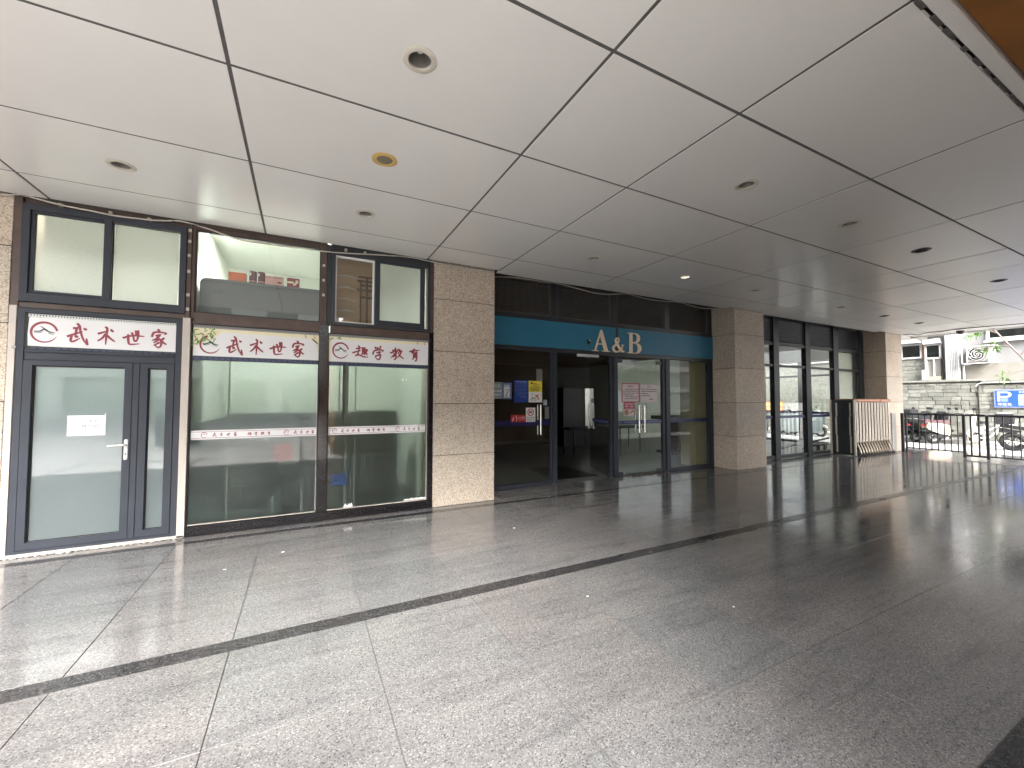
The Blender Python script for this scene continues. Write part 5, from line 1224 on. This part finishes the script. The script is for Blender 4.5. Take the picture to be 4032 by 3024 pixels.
# white city bicycle partly behind the posts
def bicycle(loc, rz, label):
    t = thing('bicycle', label, 'bicycle', loc, 'scooters and bikes parked by the stone wall', rz=rz); B = dict(local=True)
    for x in (-.52, .52):
        MB().torus((x, 0, .33), .30, .02, 'y', 28, 6).build('wheel', 'cream_plastic' if x < 0 else 'rubber', t, smooth=True, **B)
        mb = MB()
        for k in range(10): a = k*math.pi/5; mb.cyl((x, 0, .33), (x+.29*math.cos(a), 0, .33+.29*math.sin(a)), .002, n=4)
        mb.build('spokes', 'chrome', t, **B)
        mb = MB(); 
        prof = [(x+.35*math.cos(a), .33+.35*math.sin(a)) for a in [R_(20+10*k) for k in range(15)]]; inn = [(x+.335*math.cos(a), .33+.335*math.sin(a)) for a in [R_(160-10*k) for k in range(15)]]
        mb.prism(prof+inn, 'y', -.03, .03); mb.build('mudguard', 'pvc', t, **B)
    mb = MB()
    for a, b in (((-.52, 0, .33), (-.08, 0, .30)), ((-.08, 0, .30), (-.22, 0, .80)), ((-.22, 0, .70), (-.52, 0, .33)), ((-.08, 0, .30), (.38, 0, .72)), ((-.18, 0, .55), (.36, 0, .80)), ((.34, 0, .95), (.52, 0, .33))): mb.cyl(a, b, .018, n=8)
    mb.build('bike_frame', 'pvc', t, **B)
    MB().prism([(-.36, .84), (-.10, .86), (-.10, .90), (-.36, .93)], 'y', -.08, .08).build('saddle', 'black', t, **B)
    MB().tube([(.20, -.28, 1.02), (.34, -.12, 1.04), (.34, 0, 1.0), (.34, .12, 1.04), (.20, .28, 1.02)], .012).build('handlebar', 'chrome', t, **B)
    MB().prism([(.46, .72), (.76, .74), (.80, .98), (.42, .98)], 'y', -.16, .16).build('basket', 'pvc', t, **B)
    MB().box(-.70, -.36, -.07, .07, .70, .72).build('rear_rack', 'pvc', t, **B)
    return t
bicycle((22.9, 5.55, Zr), R_(-30), 'white bicycle with a basket standing behind the railing posts')
def motorcycle(loc, rz, label):
    t = thing('motorcycle', label, 'motorcycle', loc, 'scooters and bikes parked by the stone wall', rz=rz); B = dict(local=True)
    for x in (-.66, .68):
        MB().torus((x, 0, .31), .245, .07, 'y', 28, 10).build('tyre', 'rubber', t, smooth=True, **B)
        rb = MB().torus((x, 0, .31), .175, .02, 'y', 24, 6).cyl((x, -.05, .31), (x, .05, .31), .045)
        for k in range(5): a = k*2*math.pi/5; rb.cyl((x, 0, .31), (x+.17*math.cos(a), 0, .31+.17*math.sin(a)), .014, n=6)
        rb.build('rim', 'black', t, **B)
    MB().prism([(-.20, .25), (.25, .25), (.34, .50), (.20, .60), (-.24, .58)], 'y', -.15, .15).build('engine', 'alu_dark', t, **B)
    MB().prism([(-.12, .66), (.34, .72), (.42, .86), (.20, .95), (-.08, .88)], 'y', -.14, .14).build('fuel_tank', 'black', t, **B)
    MB().prism([(-.95, .80), (-.40, .70), (-.10, .74), (-.08, .84), (-.40, .82), (-.92, .92)], 'y', -.13, .13).build('seat', 'black', t, **B)
    MB().prism([(-.98, .62), (-.60, .60), (-.45, .68), (-.95, .78)], 'y', -.08, .08).build('tail', 'black', t, **B)
    MB().tube([(.68, 0, .31), (.52, 0, .70), (.40, 0, 1.02)], .035).build('fork', 'chrome', t, **B)
    MB().tube([(.22, -.38, 1.08), (.38, -.15, 1.06), (.38, .15, 1.06), (.22, .38, 1.08)], .015).build('handlebar', 'black', t, **B)
    MB().lathe([(.001, .05), (.09, .04), (.10, -.05), (.06, -.10)], (.56, 0, .93), 18, 'x').build('headlight', 'silver_plastic', t, **B)
    MB().tube([(.15, -.16, .30), (-.30, -.18, .26), (-.85, -.19, .34)], .045).build('exhaust', 'chrome', t, **B)
    MB().box(-1.05, -.60, -.24, .24, .90, 1.26, .04).build('top_box', 'black', t, **B); MB().box(-1.0, -.66, -.20, .20, 1.262, 1.30, .01).build('box_lid', 'silver_plastic', t, **B)
    MB().prism([(.36, 1.05), (.52, .98), (.46, 1.30), (.42, 1.30)], 'y', -.16, .16).build('windscreen', 'silver_plastic', t, **B)
    return t
motorcycle((21.8, 4.10, Zr), R_(-75), 'big black motorcycle with a top box behind the right part of the railing')
motorcycle((22.8, 3.6, Zr), R_(150), 'black motorcycle beyond the right edge behind the railing')
scooter((21.9, 12.7, Zr), R_(-75), 'dark scooter with a red box seen through the window wall', 'black', 'black', 'red_plastic')
scooter((21.6, 11.3, Zr), R_(-80), 'scooter under a grey sheet seen through the window wall', 'silver_plastic', 'black', None, 'cover')
scooter((22.4, 12.1, Zr), R_(-60), 'pale scooter behind the covered one, seen through the window wall', 'silver_plastic', 'black')
scooter((22.3, 13.6, Zr), R_(-70), 'black scooter below the orange board, seen through the window wall', 'black', 'black')

# small tree by the wall: thin leaning trunk, palmate leaf tufts
def tree(label, base, trunk, branches, tufts, tuft_n=46, leaf='leaf', ll=.16):
    t = thing('tree', label, 'tree', base)
    mb = MB()
    rs = [.05*(1-.72*k/(len(trunk)-1)) for k in range(len(trunk))]
    mb.tube(trunk, .04, 8, rs)
    mb.build('trunk', 'bark', t, smooth=True)
    for br in branches: MB().tube(br, .02, 6, [.024*(1-.7*k/(len(br)-1)) for k in range(len(br))]).build('branch', 'bark', t, smooth=True)
    mb = MB()
    for (cx, cy, cz, r) in tufts:
        for k in range(tuft_n):
            d = Vector((random.gauss(0, 1), random.gauss(0, 1), random.gauss(0, .7))).normalized(); p = Vector((cx, cy, cz))+d*r*random.random()**.5
            l = ll*random.uniform(.6, 1.3); dd = (d+Vector((0, 0, -.35))+Vector((random.uniform(-.4, .4), random.uniform(-.4, .4), random.uniform(-.3, .3)))).normalized(); sd_ = dd.cross(Vector((random.uniform(-.3, .3), .2, 1))).normalized()*l*.17
            mb.quad(p, p+dd*l*.45+sd_, p+dd*l, p+dd*l*.45-sd_)
    mb.build('crown', leaf, t, recalc=False)
    return t
tree('slender tree with pale bark leaning across the white wall above the parking sign', (22.8, 3.9, Zr), [(22.8, 3.9, Zr), (22.85, 4.0, 1.2), (22.9, 4.25, 2.3), (22.9, 4.75, 3.2), (22.95, 5.15, 3.85), (22.9, 5.5, 4.5), (22.9, 5.75, 5.2)],
     [[(22.92, 4.95, 3.55), (22.9, 5.3, 3.62), (22.9, 5.62, 3.60)], [(22.93, 5.3, 4.1), (22.9, 5.7, 4.35), (22.9, 6.0, 4.3)], [(22.9, 4.35, 2.55), (22.85, 4.75, 2.66), (22.8, 5.1, 2.5)], [(22.9, 4.75, 3.2), (22.8, 4.4, 3.7), (22.8, 4.1, 4.2)]],
     [(22.9, 5.95, 4.18, .26), (22.9, 5.7, 4.3, .22), (22.88, 5.62, 3.55, .16), (22.9, 5.35, 3.6, .14), (22.8, 5.15, 2.45, .14), (22.8, 4.15, 4.2, .4), (22.9, 5.8, 5.1, .5), (22.8, 3.9, 3.2, .3)])

# =================================================================== REFLECTED SURROUNDINGS behind the camera
ob_ = thing('opposite_building', 'pale building across the plaza mirrored in the frosted door', 'building', (-14, -30, 0))
bx('wall', 'pale_facade', ob_, -45, 3, -38, -30, 0, 17)
for k in range(9):
    for j in range(3): f_ = bx('window', 'pvc', ob_, -43+k*5, -40.4+k*5, -29.98, -29.9, 4.6+j*3.6, 6.8+j*3.6); bx('pane', 'dark_glass', f_, -42.9+k*5, -40.5+k*5, -29.89, -29.88, 4.7+j*3.6, 6.7+j*3.6)
bx('plinth', 'kerb', ob_, -45, 3, -29.99, -28.5, -.006, .5)
for k in range(10):
    x = -44+k*4.7; f_ = bx('shop_window', 'pvc', ob_, x, x+3.6, -29.98, -29.9, .55, 3.4)
    for j in range(3): bx('pane', 'dark_glass', f_, x+.1+j*1.17, x+1.15+j*1.17, -29.89, -29.88, .65, 3.3)
pl = thing('planter', 'dark square block standing on the plaza, mirrored in the frosted door', 'planter', (-4, -6.6, 0))
bx('box', 'planter', pl, -4.5, -3.4, -7.2, -6.2, -.004, 1.75, .01); bx('rim', 'kerb', pl, -4.55, -3.35, -7.25, -6.15, 1.751, 1.83, .01)
def round_tree(x, y, h, r, label):
    t = thing('street_tree', label, 'tree', (x, y, 0), 'trees beyond the plaza mirrored in the glass doors')
    MB().tube([(x, y, 0), (x+.1, y, h*.3), (x-.05, y+.1, h*.6)], .14, 8, [.16, .13, .09]).build('trunk', 'bark', t, smooth=True)
    for k in range(5): a = k*1.26; MB().tube([(x, y, h*.42), (x+.5*r*math.cos(a), y+.5*r*math.sin(a), h*.65), (x+.8*r*math.cos(a), y+.8*r*math.sin(a), h*.8)], .05, 6, [.08, .05, .02]).build('branch', 'bark', t)
    mb = MB()
    for k in range(620):
        d = Vector((random.gauss(0, 1), random.gauss(0, 1), random.gauss(0, .8))).normalized(); cl = random.randrange(9)
        c = Vector((x+.55*r*math.cos(cl*.7), y+.55*r*math.sin(cl*.7), h*.78+.25*r*math.sin(cl*2.1)))+d*r*.5*random.random()**.4
        l = random.uniform(.18, .34); dd = Vector((random.gauss(0, 1), random.gauss(0, 1), random.gauss(-.3, .8))).normalized(); s2 = dd.cross(Vector((.3, .2, 1))).normalized()*l*.3
        mb.quad(c, c+dd*l*.5+s2, c+dd*l, c+dd*l*.5-s2)
    mb.build('crown', 'crown_far', t, recalc=False)
for x_, y_, h_, r_, l_ in ((22.9, -11.5, 4.3, 1.9, 'leafy street tree mirrored in the left leaf of the double door'), (25.6, -12.4, 4.6, 2.0, 'leafy street tree mirrored between the leaves of the double door')): round_tree(x_, y_, h_, r_, l_)
ob2 = thing('far_building', 'white building behind the trees, mirrored in the glass entrance', 'building', (45, -26, 0))
bx('wall', 'render_white', ob2, 37, 60, -34, -26, -.006, 8)
for j in range(2): bx('balcony_band', 'kerb', ob2, 37, 60, -25.99, -25.2, 2.6+j*2.7, 3.3+j*2.7)
pw = thing('reflection_screen', 'added low dark wall out of view, darkening the reflection in the glass entrance', 'wall', (15.3, -1.5, 0))  # unseen wall, added to darken the mirrored ground and the floor on the right
bx('body', 'planter', pw, 12.52, 18.0, -1.75, -1.45, -.004, .98, .01); bx('coping', 'kerb', pw, 12.52, 18.0, -1.8, -1.4, .981, 1.04, .008)
